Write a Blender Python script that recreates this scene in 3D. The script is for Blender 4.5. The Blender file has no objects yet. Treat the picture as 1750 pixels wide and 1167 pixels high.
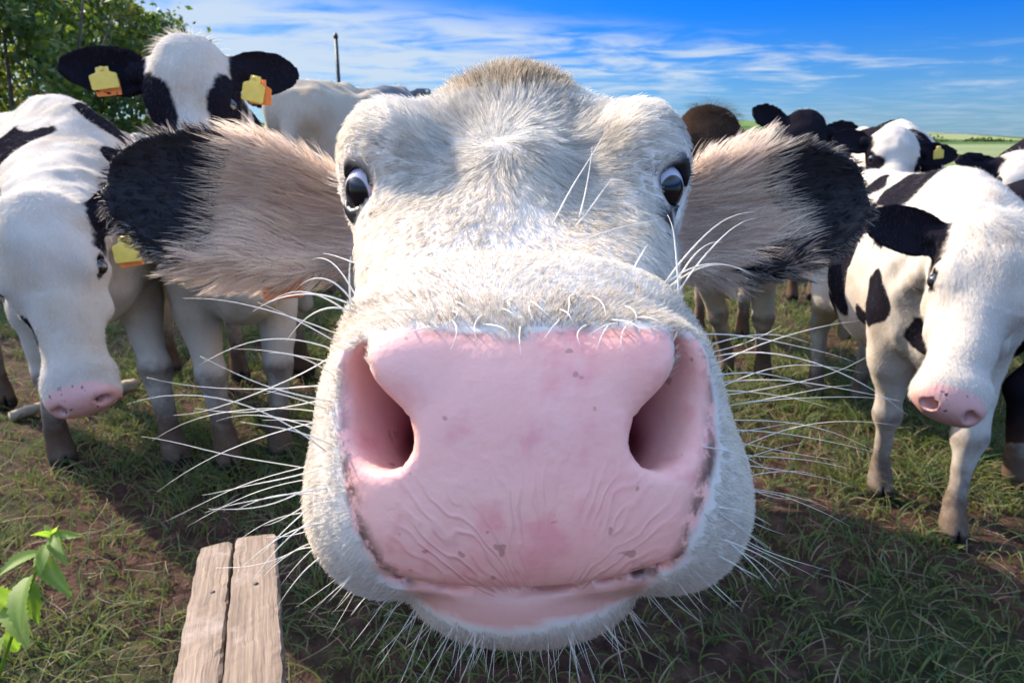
import bpy, math, os
import numpy as np
from mathutils import Vector, Matrix

# ------------------------------------------------------------------ camera, sky, sun, exposure
scene = bpy.context.scene
PITCH = math.radians(15.8)
CAM_H = 1.15
FPX = 1200.0                                   # focal length in pixels of a 1750 px wide frame
cam_d = bpy.data.cameras.new('camera'); cam = bpy.data.objects.new('camera', cam_d)
scene.collection.objects.link(cam)
cam.location = (0, 0, CAM_H); cam.rotation_euler = (math.pi/2 - PITCH, 0, 0)
cam_d.sensor_width = 36.0; cam_d.lens = 36.0*FPX/1750.0
cam_d.clip_start = 0.02; cam_d.clip_end = 9000
cam_d.dof.use_dof = True; cam_d.dof.focus_distance = 0.40; cam_d.dof.aperture_fstop = 22
scene.camera = cam

SUN_AZ, SUN_EL = math.radians(-55), math.radians(36)      # azimuth measured from +Y towards +X
S = Vector((math.sin(SUN_AZ)*math.cos(SUN_EL), math.cos(SUN_AZ)*math.cos(SUN_EL), math.sin(SUN_EL)))
world = bpy.data.worlds.new('World'); scene.world = world; world.use_nodes = True
nt = world.node_tree; nt.nodes.clear()
def N(t, kind, **kw):
    n = t.nodes.new(kind)
    for k, v in kw.items():
        if k.startswith('i_'):
            key = k[2:]
            n.inputs[int(key) if key.isdigit() else key.replace('_', ' ')].default_value = v
        else: setattr(n, k, v)
    return n
def L(t, a, b): t.links.new(a, b)
def ramp(t, src, pts, interp='LINEAR'):
    r = N(t, 'ShaderNodeValToRGB'); r.color_ramp.interpolation = interp
    e = r.color_ramp.elements
    while len(e) < len(pts): e.new(0.5)
    for k, (p, c) in enumerate(pts):
        e[k].position = p; e[k].color = (*c, 1) if len(c) == 3 else c
    if src is not None: L(t, src, r.inputs[0])
    return r
def mth(t, op, a, b=None, c=None, clamp=False):
    n = N(t, 'ShaderNodeMath', operation=op); n.use_clamp = clamp
    for k, v in enumerate((a, b, c)):
        if v is None: continue
        if isinstance(v, (int, float)): n.inputs[k].default_value = v
        else: L(t, v, n.inputs[k])
    return n.outputs[0]
def mixc(t, fac, a, b, blend='MIX'):
    n = N(t, 'ShaderNodeMix', data_type='RGBA', blend_type=blend)
    for idx, v in ((0, fac), (6, a), (7, b)):
        if isinstance(v, (int, float)): n.inputs[idx].default_value = v
        elif isinstance(v, tuple): n.inputs[idx].default_value = (*v, 1) if len(v) == 3 else v
        else: L(t, v, n.inputs[idx])
    return n.outputs[2]
def smooth(t, v, lo, hi):
    n = N(t, 'ShaderNodeMapRange', interpolation_type='SMOOTHSTEP'); L(t, v, n.inputs[0])
    n.inputs[1].default_value = lo; n.inputs[2].default_value = hi
    return n.outputs[0]

sky = N(nt, 'ShaderNodeTexSky', sky_type='NISHITA', sun_disc=False)
sky.sun_elevation = SUN_EL; sky.sun_rotation = SUN_AZ
sky.air_density = 1.0; sky.dust_density = 1.0; sky.ozone_density = 1.0
geo = N(nt, 'ShaderNodeNewGeometry')
tc = N(nt, 'ShaderNodeTexCoord')
sep = N(nt, 'ShaderNodeSeparateXYZ'); L(nt, tc.outputs['Generated'], sep.inputs[0])
zc = mth(nt, 'MAXIMUM', sep.outputs[2], 0.0)
# clear deep blue with height, paler towards the sun's side of the sky
grade = ramp(nt, mth(nt, 'POWER', zc, 0.6), [(0.0, (0.120, 0.230, 0.41)), (0.134, (0.075, 0.145, 0.275)), (0.211, (0.046, 0.118, 0.250)), (0.27, (0.024, 0.100, 0.255)), (0.32, (0.009, 0.086, 0.270)), (0.37, (0.001, 0.080, 0.290)), (0.60, (1.0, 1.0, 1.0))])
dt = N(nt, 'ShaderNodeVectorMath', operation='DOT_PRODUCT'); L(nt, tc.outputs['Generated'], dt.inputs[0]); dt.inputs[1].default_value = tuple(S)
low = mth(nt, 'SUBTRACT', 1.0, smooth(nt, zc, 0.18, 0.42))
tone = mixc(nt, mth(nt, 'MULTIPLY', mth(nt, 'MULTIPLY', smooth(nt, dt.outputs['Value'], 0.35, 1.0), 0.85), low), grade.outputs[0], (0.050, 0.092, 0.142))
blue = mixc(nt, 1.0, sky.outputs[0], tone, 'MULTIPLY')
# thin cirrus and a bank of small cloud low over the horizon
den = mth(nt, 'ADD', zc, 0.055)
cx = mth(nt, 'DIVIDE', sep.outputs[0], den); cy = mth(nt, 'DIVIDE', sep.outputs[1], den)
comb = N(nt, 'ShaderNodeCombineXYZ'); L(nt, cx, comb.inputs[0]); L(nt, cy, comb.inputs[1])
mapn = N(nt, 'ShaderNodeMapping'); L(nt, comb.outputs[0], mapn.inputs[0])
mapn.inputs['Rotation'].default_value = (0, 0, math.radians(10)); mapn.inputs['Scale'].default_value = (1.5, 1.9, 1); mapn.inputs['Location'].default_value = (0.6, 0.35, 0)
cn = N(nt, 'ShaderNodeTexNoise', i_Scale=1.0, i_Detail=8.0, i_Roughness=0.58, i_Distortion=0.5); L(nt, mapn.outputs[0], cn.inputs['Vector'])
cn2 = N(nt, 'ShaderNodeTexNoise', i_Scale=0.22, i_Detail=3.0); L(nt, mapn.outputs[0], cn2.inputs['Vector'])
cl = mth(nt, 'ADD', cn.outputs[0], mth(nt, 'MULTIPLY', mth(nt, 'SUBTRACT', cn2.outputs[0], 0.5), 0.5))
band = mth(nt, 'MULTIPLY', smooth(nt, zc, 0.02, 0.09), mth(nt, 'SUBTRACT', 1.0, smooth(nt, mth(nt, 'ADD', zc, mth(nt, 'MULTIPLY', sep.outputs[0], 0.09)), 0.125, 0.175)))
veil = mth(nt, 'SUBTRACT', 1.0, smooth(nt, zc, 0.03, 0.13))
cmask = mth(nt, 'MULTIPLY', smooth(nt, mth(nt, 'ADD', cl, mth(nt, 'MULTIPLY', sep.outputs[0], -0.34)), 0.30, 0.62), mth(nt, 'MULTIPLY', band, 0.85))
cmask = mth(nt, 'MAXIMUM', cmask, mth(nt, 'MULTIPLY', veil, mth(nt, 'MULTIPLY', smooth(nt, cl, 0.35, 0.8), 0.35)))
skyc = mixc(nt, cmask, blue, (1.02, 1.18, 1.34))
bg = N(nt, 'ShaderNodeBackground'); bg.inputs[1].default_value = 0.15; L(nt, skyc, bg.inputs[0])
wo = N(nt, 'ShaderNodeOutputWorld'); L(nt, bg.outputs[0], wo.inputs[0])

sun_d = bpy.data.lights.new('sun', 'SUN'); sun_d.energy = 2.1; sun_d.angle = math.radians(0.55); sun_d.color = (1.0, 0.87, 0.68)
sun = bpy.data.objects.new('sun', sun_d); scene.collection.objects.link(sun)
sun.rotation_euler = S.to_track_quat('Z', 'Y').to_euler(); sun.location = (-6, 4, 8)

vs = scene.view_settings
vs.view_transform = 'Standard'; vs.look = 'None'; vs.exposure = 2.15; vs.gamma = 1.0; vs.use_curve_mapping = False
scene.render.engine = 'CYCLES'
cy_ = scene.cycles
cy_.use_denoising = True; cy_.max_bounces = 4; cy_.diffuse_bounces = 2; cy_.glossy_bounces = 2; cy_.transmission_bounces = 3; cy_.transparent_max_bounces = 4
cy_.sample_clamp_indirect = 6.0; cy_.use_adaptive_sampling = True; cy_.adaptive_threshold = 0.03

DEV = ''
rng = np.random.default_rng(11)
cp, sp = math.cos(PITCH), math.sin(PITCH)

# ------------------------------------------------------------------ small maths
def c2w(p):
    """lens-aligned metres (right, up, away) -> world"""
    p = np.asarray(p, float); x, y, d = p[..., 0], p[..., 1], p[..., 2]
    return np.stack([x, d*cp + y*sp, CAM_H + y*cp - d*sp], -1)
def w2c(p):
    p = np.asarray(p, float); x, Y, Z = p[..., 0], p[..., 1], p[..., 2]-CAM_H
    return np.stack([x, Y*sp + Z*cp, Y*cp - Z*sp], -1)
def m(px, py, d): return np.array([(px-875)/FPX*d, (583.5-py)/FPX*d, d])
def W(px, py, d): return c2w(m(px, py, d))
def unit(v):
    v = np.asarray(v, float); return v/np.maximum(np.linalg.norm(v, axis=-1, keepdims=True), 1e-9)

def hash3(i, j, k, seed):
    h = (i.astype(np.int64)*374761393 + j.astype(np.int64)*668265263 + k.astype(np.int64)*2147483647 + seed*1274126177) & 0xFFFFFFFF
    h = ((h ^ (h >> 13))*1274126177) & 0xFFFFFFFF
    return ((h ^ (h >> 16)) & 0xFFFF).astype(np.float32)/65535.0
def vnoise(P, freq, seed=0):
    q = np.asarray(P, np.float32)*freq; i = np.floor(q).astype(np.int64); f = q-i; f = f*f*(3-2*f)
    o = 0
    for a in (0, 1):
        wa = f[..., 0] if a else 1-f[..., 0]
        for b in (0, 1):
            wb = f[..., 1] if b else 1-f[..., 1]
            for c in (0, 1):
                wc = f[..., 2] if c else 1-f[..., 2]
                o = o + wa*wb*wc*hash3(i[..., 0]+a, i[..., 1]+b, i[..., 2]+c, seed)
    return o*2-1
def fbm(P, freq, seed=0, oct=3):
    o = 0; a = 1.0
    for k in range(oct):
        o = o + a*vnoise(P, freq*2**k, seed+k*17); a *= 0.5
    return o

# ------------------------------------------------------------------ distance fields (soft bodies)
def vlen(q): return np.sqrt(np.einsum('ij,ij->i', q, q))
def ell(P, c, r, R=None):
    q = P-np.asarray(c, np.float32)
    if R is not None: q = q@np.asarray(R, np.float32).T
    ir = (1/np.asarray(r, np.float64)).astype(np.float32)
    q = q*ir; k0 = vlen(q); q = q*ir; k1 = vlen(q)
    return k0*(k0-1)/np.maximum(k1, np.float32(1e-6))
def sup(P, c, r, n=2.6, R=None):
    q = P-np.asarray(c, np.float32)
    if R is not None: q = q@np.asarray(R, np.float32).T
    k = (np.abs(q/np.asarray(r, np.float32))**np.float32(n)).sum(-1)**np.float32(1/n)
    return (k-1)*np.float32(min(r))
def cone(P, a, b, ra, rb):
    a = np.asarray(a, np.float32); b = np.asarray(b, np.float32); ba = b-a; bb = np.float32(ba@ba)
    pa = P-a; h = pa@ba; t = np.clip(h/bb, 0, 1)
    q = np.einsum('ij,ij->i', pa, pa)-2*t*h+t*t*bb
    return np.sqrt(np.maximum(q, 0))-(np.float32(ra)+np.float32(rb-ra)*t)
def smin(a, b, k):
    h = np.maximum(k-np.abs(a-b), 0)/k
    return np.minimum(a, b)-h*h*k*0.25
def smax(a, b, k): return -smin(-a, -b, k)
def chain(P, pts, rad, k=0.03):
    o = None
    for i in range(len(pts)-1):
        c = cone(P, pts[i], pts[i+1], rad[i], rad[i+1])
        o = c if o is None else smin(o, c, k)
    return o
def ear_sdf(P, base, axis, face, Lg, prof, depth=0.02, th=0.0045, ret=False):
    """leaf shaped concave shell; axis = along the ear, face = side the hollow looks to"""
    axis = unit(axis); face = unit(np.asarray(face)-axis*np.dot(face, axis)); side = np.cross(face, axis)
    q = P-np.asarray(base, np.float32)
    s = q@axis.astype(np.float32)/np.float32(Lg); t = q@side.astype(np.float32); n = q@face.astype(np.float32)
    w = np.interp(s, prof[0], prof[1]).astype(np.float32)
    tt = t/np.maximum(w, 0.006)
    bowl = -depth*(1-np.clip(tt, -1.3, 1.3)**2)*np.clip(1.25-np.abs(s-0.4)*1.1, 0.0, 1) + 0.10*Lg*np.clip(s-0.5, 0, 1)**2
    d1 = np.abs(t)-w; d2 = np.abs(n-bowl)*0.8-th
    ds = np.maximum(-s, s-1)*Lg
    d = smax(smax(d1, d2, 0.008), ds, 0.01)
    d = np.maximum(d, vlen(q-axis.astype(np.float32)*np.float32(Lg*0.5))-np.float32(Lg*0.75))
    return (d, s, tt, n-bowl) if ret else d

from concurrent.futures import ThreadPoolExecutor
POOL = ThreadPoolExecutor(os.cpu_count() or 4)
def mesh_field(fn0, axes):
    """surface of fn0 = 0 on a rectilinear grid (surface nets, sparse evaluation)"""
    def fn(P):
        P = np.ascontiguousarray(P, np.float32)
        return np.concatenate(list(POOL.map(fn0, [P[i:i+12000] for i in range(0, len(P), 12000)])))
    B = 4
    A = []
    for a in axes:
        a = np.asarray(a, np.float64); k = (-(len(a)-1)) % B
        A.append(np.concatenate([a, a[-1]+(a[-1]-a[-2])*np.arange(1, k+1)]).astype(np.float32))
    n = [len(a) for a in A]
    D = np.ones(n, np.float32)
    I = np.stack(np.meshgrid(*[np.arange((k-1)//B) for k in n], indexing='ij'), -1).reshape(-1, 3)*B
    c0 = np.stack([A[k][I[:, k]] for k in range(3)], -1); c1 = np.stack([A[k][I[:, k]+B] for k in range(3)], -1)
    hh = np.linalg.norm(c1-c0, axis=-1)/2
    dc = fn((c0+c1)/2)
    Dc = np.repeat(np.repeat(np.repeat(dc.reshape([(k-1)//B for k in n]), B, 0), B, 1), B, 2)
    D[:n[0]-1, :n[1]-1, :n[2]-1] = np.where(Dc < 0, -1, 1)
    kept = I[np.abs(dc) < hh*1.25+0.006]
    if DEV: print("GRID", n, len(I), len(kept), flush=True)
    off = np.stack(np.meshgrid(*[np.arange(B+1)]*3, indexing='ij'), -1).reshape(-1, 3)
    need = np.zeros(n, bool)
    for s in range(0, len(kept), 20000):
        ix = (kept[s:s+20000, None]+off[None]).reshape(-1, 3); need[ix[:, 0], ix[:, 1], ix[:, 2]] = True
    ix = np.argwhere(need)
    D[need] = fn(np.stack([A[k][ix[:, k]] for k in range(3)], -1))
    inside = D < 0
    cells = np.zeros([k-1 for k in n], np.uint8)
    for a in (0, 1):
        for b in (0, 1):
            for c in (0, 1):
                cells += inside[a:n[0]-1+a, b:n[1]-1+b, c:n[2]-1+c]
    act = (cells > 0) & (cells < 8)
    ci = np.argwhere(act)
    vid = np.full(act.shape, -1, np.int64); vid[act] = np.arange(len(ci))
    acc = np.zeros((len(ci), 3)); cnt = np.zeros(len(ci))
    corner = lambda o: D[ci[:, 0]+o[0], ci[:, 1]+o[1], ci[:, 2]+o[2]]
    coord = lambda o: np.stack([A[k][ci[:, k]+o[k]] for k in range(3)], -1)
    for ax in range(3):
        o1, o2 = [k for k in range(3) if k != ax]
        for u in (0, 1):
            for v in (0, 1):
                p = [0, 0, 0]; p[o1] = u; p[o2] = v; q = list(p); q[ax] = 1
                a, b = corner(p), corner(q); x = (a < 0) != (b < 0)
                t = np.where(x, a/np.where(x, a-b, 1), 0)[:, None]
                pos = coord(p)*(1-t)+coord(q)*t
                acc[x] += pos[x]; cnt[x] += 1
    V = acc/np.maximum(cnt, 1)[:, None]
    quads = []
    for ax in range(3):
        o1, o2 = [(1, 2), (2, 0), (0, 1)][ax]
        sl0 = [slice(None)]*3; sl1 = [slice(None)]*3
        sl0[ax] = slice(0, n[ax]-1); sl1[ax] = slice(1, n[ax])
        e = inside[tuple(sl0)] != inside[tuple(sl1)]
        ei = np.argwhere(e)
        ok = (ei[:, o1] > 0) & (ei[:, o2] > 0) & (ei[:, o1] < n[o1]-1) & (ei[:, o2] < n[o2]-1)
        ei = ei[ok]
        def cell(d1, d2):
            c = ei.copy(); c[:, o1] -= d1; c[:, o2] -= d2
            return vid[c[:, 0], c[:, 1], c[:, 2]]
        q = np.stack([cell(1, 1), cell(0, 1), cell(0, 0), cell(1, 0)], -1)
        flip = ~inside[ei[:, 0], ei[:, 1], ei[:, 2]]
        q[flip] = q[flip][:, ::-1]
        quads.append(q[(q >= 0).all(1)])
    F = np.concatenate(quads)
    V = V.astype(np.float32)
    for _ in range(1):                                   # pull onto the surface
        h = 0.0012; d = fn(V)
        g = np.stack([fn(V+np.eye(3, dtype=np.float32)[k]*h)-d for k in range(3)], -1)/h
        gl = np.maximum((g*g).sum(-1), 0.15)
        V = V-(np.clip(d/gl, -0.004, 0.004)[:, None]*g).astype(np.float32)
    g = unit(g)
    # keep the largest connected piece implicitly; fields are designed connected
    return V, F, g
def grid_axis(lo, hi, f0, f1, fine, coarse):
    out = [lo]; x = lo
    while x < hi:
        d = 0 if f0 <= x <= f1 else min(abs(x-f0), abs(x-f1))
        st = min(coarse, fine+d*0.12)
        if x < f0: st = min(st, max(fine, f0-x))
        x += st; out.append(x)
    return np.array(out)

# ------------------------------------------------------------------ linking helpers
def thing(name, label, cat, loc, group=None):
    o = bpy.data.objects.new(name, None); scene.collection.objects.link(o); o.location = loc
    o.empty_display_size = 0.1
    o['label'] = label; o['category'] = cat
    if group: o['group'] = group
    return o
def origin_of(p):
    v = np.zeros(3)
    while p is not None: v = v+np.array(p.location); p = p.parent
    return v
def add_mesh(name, V, F, mat, parent=None, smooth_=True, attrs=None, mats=None, midx=None):
    me = bpy.data.meshes.new(name)
    V = np.asarray(V, float)
    if parent is not None: V = V-origin_of(parent)
    if isinstance(F, np.ndarray):
        k = F.shape[1]
        me.vertices.add(len(V)); me.vertices.foreach_set('co', V.astype(np.float32).ravel())
        me.loops.add(F.size); me.loops.foreach_set('vertex_index', F.astype(np.int32).ravel())
        me.polygons.add(len(F)); me.polygons.foreach_set('loop_start', np.arange(0, F.size, k, dtype=np.int32))
        me.update(calc_edges=True)
    else:
        me.from_pydata([tuple(v) for v in V], [], [tuple(f) for f in F]); me.update()
    if smooth_: me.polygons.foreach_set('use_smooth', np.ones(len(me.polygons), bool))
    for k, v in (attrs or {}).items():
        v = np.asarray(v, np.float32)
        if v.ndim == 1: me.attributes.new(k, 'FLOAT', 'POINT').data.foreach_set('value', v)
        else: me.attributes.new(k, 'FLOAT_COLOR', 'POINT').data.foreach_set('color', v.ravel())
    for mm in (mats or [mat]): me.materials.append(mm)
    if midx is not None: me.polygons.foreach_set('material_index', np.asarray(midx, np.int32))
    o = bpy.data.objects.new(name, me); scene.collection.objects.link(o)
    if parent is not None: o.parent = parent
    return o
def add_curves(name, P, rad, mat, parent=None, tint=None):
    """P (n strands, k points, 3), rad (n,k) -> hair curves"""
    n, k = P.shape[:2]
    if parent is not None: P = P-origin_of(parent)
    cu = bpy.data.hair_curves.new(name)
    cu.add_curves([k]*n)
    cu.position_data.foreach_set('vector', P.astype(np.float32).ravel())
    a = cu.attributes.get('radius') or cu.attributes.new('radius', 'FLOAT', 'POINT')
    a.data.foreach_set('value', np.broadcast_to(rad, (n, k)).astype(np.float32).ravel())
    if tint is not None:
        t = np.ones((n, 4), np.float32); t[:, :3] = tint
        t = np.repeat(t, k, 0)
        cu.attributes.new('tint', 'FLOAT_COLOR', 'POINT').data.foreach_set('color', t.ravel())
    cu.materials.append(mat)
    o = bpy.data.objects.new(name, cu); scene.collection.objects.link(o)
    if parent is not None: o.parent = parent
    return o
def tube(pts, rad, sides=6, closed_ends=True):
    pts = np.asarray(pts, float); k = len(pts); rad = np.broadcast_to(np.asarray(rad, float), (k,))
    t = unit(np.gradient(pts, axis=0)); ref = np.array([0, 0, 1.0]) if abs(t[0, 2]) < 0.9 else np.array([1.0, 0, 0])
    u = unit(np.cross(t, ref)); v = np.cross(t, u)
    a = np.linspace(0, 2*math.pi, sides, endpoint=False)
    V = (pts[:, None]+rad[:, None, None]*(np.cos(a)[None, :, None]*u[:, None]+np.sin(a)[None, :, None]*v[:, None])).reshape(-1, 3)
    F = [[i*sides+j, i*sides+(j+1) % sides, (i+1)*sides+(j+1) % sides, (i+1)*sides+j] for i in range(k-1) for j in range(sides)]
    if closed_ends: F += [list(range(sides))[::-1], [(k-1)*sides+j for j in range(sides)]]
    return V, F
def join(parts):
    V, F, o = [], [], 0
    for v, f in parts:
        V.append(np.asarray(v)); F += [[i+o for i in q] for q in f]; o += len(v)
    return np.concatenate(V), F
def uvsphere(c, r, seg=24, ring=14, axis=(0, 0, 1)):
    ax = unit(axis); ref = np.array([0, 0, 1.0]) if abs(ax[2]) < 0.9 else np.array([1.0, 0, 0])
    u = unit(np.cross(ref, ax)); v = np.cross(ax, u)
    V = [np.asarray(c)+ax*r]; F = []
    for i in range(1, ring):
        th = math.pi*i/ring
        for j in range(seg):
            ph = 2*math.pi*j/seg
            V.append(np.asarray(c)+r*(math.cos(th)*ax+math.sin(th)*(math.cos(ph)*u+math.sin(ph)*v)))
    V.append(np.asarray(c)-ax*r)
    for j in range(seg): F.append([0, 1+j, 1+(j+1) % seg])
    for i in range(ring-2):
        for j in range(seg):
            a = 1+i*seg+j; b = 1+i*seg+(j+1) % seg
            F.append([a, a+seg, b+seg, b])
    e = len(V)-1
    for j in range(seg): F.append([e, 1+(ring-2)*seg+(j+1) % seg, 1+(ring-2)*seg+j])
    return np.array(V), F
def poly_sd(x, y, poly):
    """signed distance (positive inside) to a polygon, in its own units"""
    d = np.full(x.shape, 1e9); ins = np.zeros(x.shape, bool); n = len(poly)
    for i in range(n):
        ax, ay = poly[i]; bx, by = poly[(i+1) % n]
        ex, ey = bx-ax, by-ay; wx, wy = x-ax, y-ay
        t = np.clip((wx*ex+wy*ey)/(ex*ex+ey*ey), 0, 1)
        d = np.minimum(d, (wx-ex*t)**2+(wy-ey*t)**2)
        c = ((ay <= y) & (by > y)) | ((by <= y) & (ay > y))
        xi = ax+(y-ay)/(by-ay if by != ay else 1e-9)*ex
        ins ^= c & (x < xi)
    d = np.sqrt(d); return np.where(ins, d, -d)

# ------------------------------------------------------------------ materials
def mat(name):
    mm = bpy.data.materials.new(name); mm.use_nodes = True; t = mm.node_tree; t.nodes.clear()
    out = N(t, 'ShaderNodeOutputMaterial')
    return mm, t, out
def attr(t, name, kind='Fac'): return N(t, 'ShaderNodeAttribute', attribute_name=name).outputs[kind]
def bump(t, h, strength, dist, normal=None):
    b = N(t, 'ShaderNodeBump', i_Strength=strength, i_Distance=dist); L(t, h, b.inputs['Height'])
    if normal is not None: L(t, normal, b.inputs['Normal'])
    return b.outputs[0]
def noise(t, scale, detail=4, rough=0.55, vec=None, out=0, dist=0.0):
    n = N(t, 'ShaderNodeTexNoise', i_Scale=scale, i_Detail=detail, i_Roughness=rough, i_Distortion=dist)
    if vec is not None: L(t, vec, n.inputs['Vector'])
    return n.outputs[out]
def objco(t): return N(t, 'ShaderNodeTexCoord').outputs['Object']
def simple(name, col, rough=0.6, var=0.2, scale=20, bmp=0.0, bscale=60, metal=0.0):
    mm, t, out = mat(name); p = N(t, 'ShaderNodeBsdfPrincipled', i_Roughness=rough, i_Metallic=metal)
    v = objco(t); nz = noise(t, scale, 4, 0.6, v)
    c = ramp(t, nz, [(0.25, tuple(x*(1-var) for x in col)), (0.75, tuple(min(1, x*(1+var)) for x in col))])
    L(t, c.outputs[0], p.inputs['Base Color'])
    if bmp: L(t, bump(t, noise(t, bscale, 5, 0.6, v), bmp, 0.01), p.inputs['Normal'])
    L(t, p.outputs[0], out.inputs[0]); return mm

def coat_material(name, white=(0.52, 0.46, 0.40), black=(0.008, 0.007, 0.010), hairscale=1.0):
    mm, t, out = mat(name); v = objco(t)
    mp = N(t, 'ShaderNodeMapping'); L(t, v, mp.inputs[0]); mp.inputs['Scale'].default_value = (140, 140, 30)
    streak = noise(t, 1.0, 3, 0.6, mp.outputs[0])
    big = noise(t, 6, 4, 0.6, v)
    wc = mixc(t, streak, tuple(x*0.82 for x in white), white)
    wc = mixc(t, smooth(t, big, 0.48, 0.75), wc, tuple(a*b for a, b in zip(white, (0.80, 0.72, 0.62))))
    pn = noise(t, 55, 4, 0.7, v)
    pf = mth(t, 'ADD', attr(t, 'patch'), mth(t, 'MULTIPLY', mth(t, 'SUBTRACT', pn, 0.5), 0.022))
    pm = smooth(t, pf, -0.004, 0.006)
    bc = mixc(t, streak, black, tuple(x*1.9 for x in black))
    col = mixc(t, pm, wc, bc)
    dirt = smooth(t, mth(t, 'ADD', attr(t, 'dirt'), mth(t, 'MULTIPLY', mth(t, 'SUBTRACT', noise(t, 18, 5, 0.7, v), 0.5), 0.9)), 0.15, 1.05)
    col = mixc(t, mth(t, 'MULTIPLY', dirt, 0.92), col, (0.070, 0.036, 0.020))
    sk = attr(t, 'skin')
    spots = smooth(t, noise(t, 70, 2, 0.5, v), 0.66, 0.70)
    skc = mixc(t, spots, (0.62, 0.33, 0.30), (0.06, 0.035, 0.035))
    col = mixc(t, sk, col, skc)
    col = mixc(t, attr(t, 'hoof'), col, (0.035, 0.028, 0.024))
    p = N(t, 'ShaderNodeBsdfPrincipled', i_Roughness=0.72); L(t, col, p.inputs['Base Color']); L(t, mth(t, 'MULTIPLY', sk, 0.45), p.inputs['Specular IOR Level'])
    L(t, mth(t, 'SUBTRACT', 0.75, mth(t, 'MULTIPLY', sk, 0.4)), p.inputs['Roughness'])
    b = bump(t, streak, 0.35, 0.004); L(t, b, p.inputs['Normal'])
    L(t, p.outputs[0], out.inputs[0]); return mm
def hair_material(name, transl=0.50, spec=0.05, gain=1.0):
    mm, t, out = mat(name); c = attr(t, 'tint', 'Color')
    d = N(t, 'ShaderNodeBsdfDiffuse'); L(t, c, d.inputs[0])
    tr = N(t, 'ShaderNodeBsdfTranslucent'); L(t, c, tr.inputs[0])
    a = N(t, 'ShaderNodeMixShader', i_0=transl); L(t, d.outputs[0], a.inputs[1]); L(t, tr.outputs[0], a.inputs[2])
    g = N(t, 'ShaderNodeBsdfGlossy'); g.inputs['Roughness'].default_value = 0.5; g.inputs[0].default_value = (0.8, 0.8, 0.8, 1)
    b = N(t, 'ShaderNodeMixShader', i_0=spec); L(t, a.outputs[0], b.inputs[1]); L(t, g.outputs[0], b.inputs[2])
    L(t, b.outputs[0], out.inputs[0]); return mm
M = {}
M['hair'] = hair_material('hair')
M['coat'] = coat_material('coat')
M['grass'] = hair_material('grass_blade', 0.45, 0.04)
# ------------------------------------------------------------------ the setting: ground, hills, far hedgerow
def Gp(px, py, z=0.0):
    """where the line of sight through a picture point meets the ground"""
    a = c2w(m(px, py, 1.0))-np.array([0, 0, CAM_H]); t = (z-CAM_H)/a[2]
    return np.array([0, 0, CAM_H])+a*t
def ground_z(x, y):
    P = np.stack([x, y, np.zeros_like(x)], -1)
    r = np.hypot(x, y)
    nz = fbm(P, 1.6, 201, 3)*0.012+fbm(P, 9.0, 210, 2)*0.006-0.006
    return nz*np.clip((40-r)/20, 0, 1)
def ground_material():
    mm, t, out = mat('pasture'); v = objco(t)
    n1 = noise(t, 1.1, 5, 0.6, v); n2 = noise(t, 14, 6, 0.65, v); n3 = noise(t, 70, 4, 0.6, v)
    soil = ramp(t, n2, [(0.30, (0.022, 0.011, 0.008)), (0.50, (0.062, 0.031, 0.023)), (0.72, (0.135, 0.072, 0.054))]).outputs[0]
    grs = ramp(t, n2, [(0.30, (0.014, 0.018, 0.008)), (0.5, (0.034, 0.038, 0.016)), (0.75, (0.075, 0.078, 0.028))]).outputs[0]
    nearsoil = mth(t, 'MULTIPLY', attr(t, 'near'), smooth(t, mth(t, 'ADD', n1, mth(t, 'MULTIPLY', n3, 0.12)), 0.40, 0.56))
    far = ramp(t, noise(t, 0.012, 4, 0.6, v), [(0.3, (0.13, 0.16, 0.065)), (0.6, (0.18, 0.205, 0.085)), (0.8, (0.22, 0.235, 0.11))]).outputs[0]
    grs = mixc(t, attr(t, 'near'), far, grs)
    col = mixc(t, nearsoil, grs, soil)
    p = N(t, 'ShaderNodeBsdfPrincipled', i_Roughness=0.95); L(t, col, p.inputs['Base Color']); p.inputs['Specular IOR Level'].default_value = 0.15
    h = mth(t, 'ADD', n2, mth(t, 'MULTIPLY', n3, 0.4)); L(t, bump(t, h, 1.0, 0.05), p.inputs['Normal'])
    L(t, p.outputs[0], out.inputs[0]); return mm
M['ground'] = ground_material()
def ground():
    near = np.arange(-7, 7.01, 0.06); far = np.array([12, 20, 35, 60, 110, 200, 400, 800, 1600, 3500, 6000.])
    xs = np.concatenate([-far[::-1], near, far]); ys = np.concatenate([[-3000, -300, -30, -6, -2], np.arange(-0.5, 10.01, 0.06), [12, 15, 20, 30, 45, 70, 110, 200, 400, 800, 1600, 3500, 6000]])
    X, Y = np.meshgrid(xs, ys, indexing='ij'); V = np.stack([X.ravel(), Y.ravel(), ground_z(X.ravel(), Y.ravel())], -1)
    a, b = len(xs), len(ys); i, j = np.meshgrid(np.arange(a-1), np.arange(b-1), indexing='ij'); q = (i*b+j).ravel()
    F = np.stack([q, q+b, q+b+1, q+1], -1)
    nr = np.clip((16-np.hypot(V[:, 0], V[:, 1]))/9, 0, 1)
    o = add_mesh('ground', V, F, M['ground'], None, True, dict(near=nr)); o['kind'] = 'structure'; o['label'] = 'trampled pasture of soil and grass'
ground()
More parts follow.
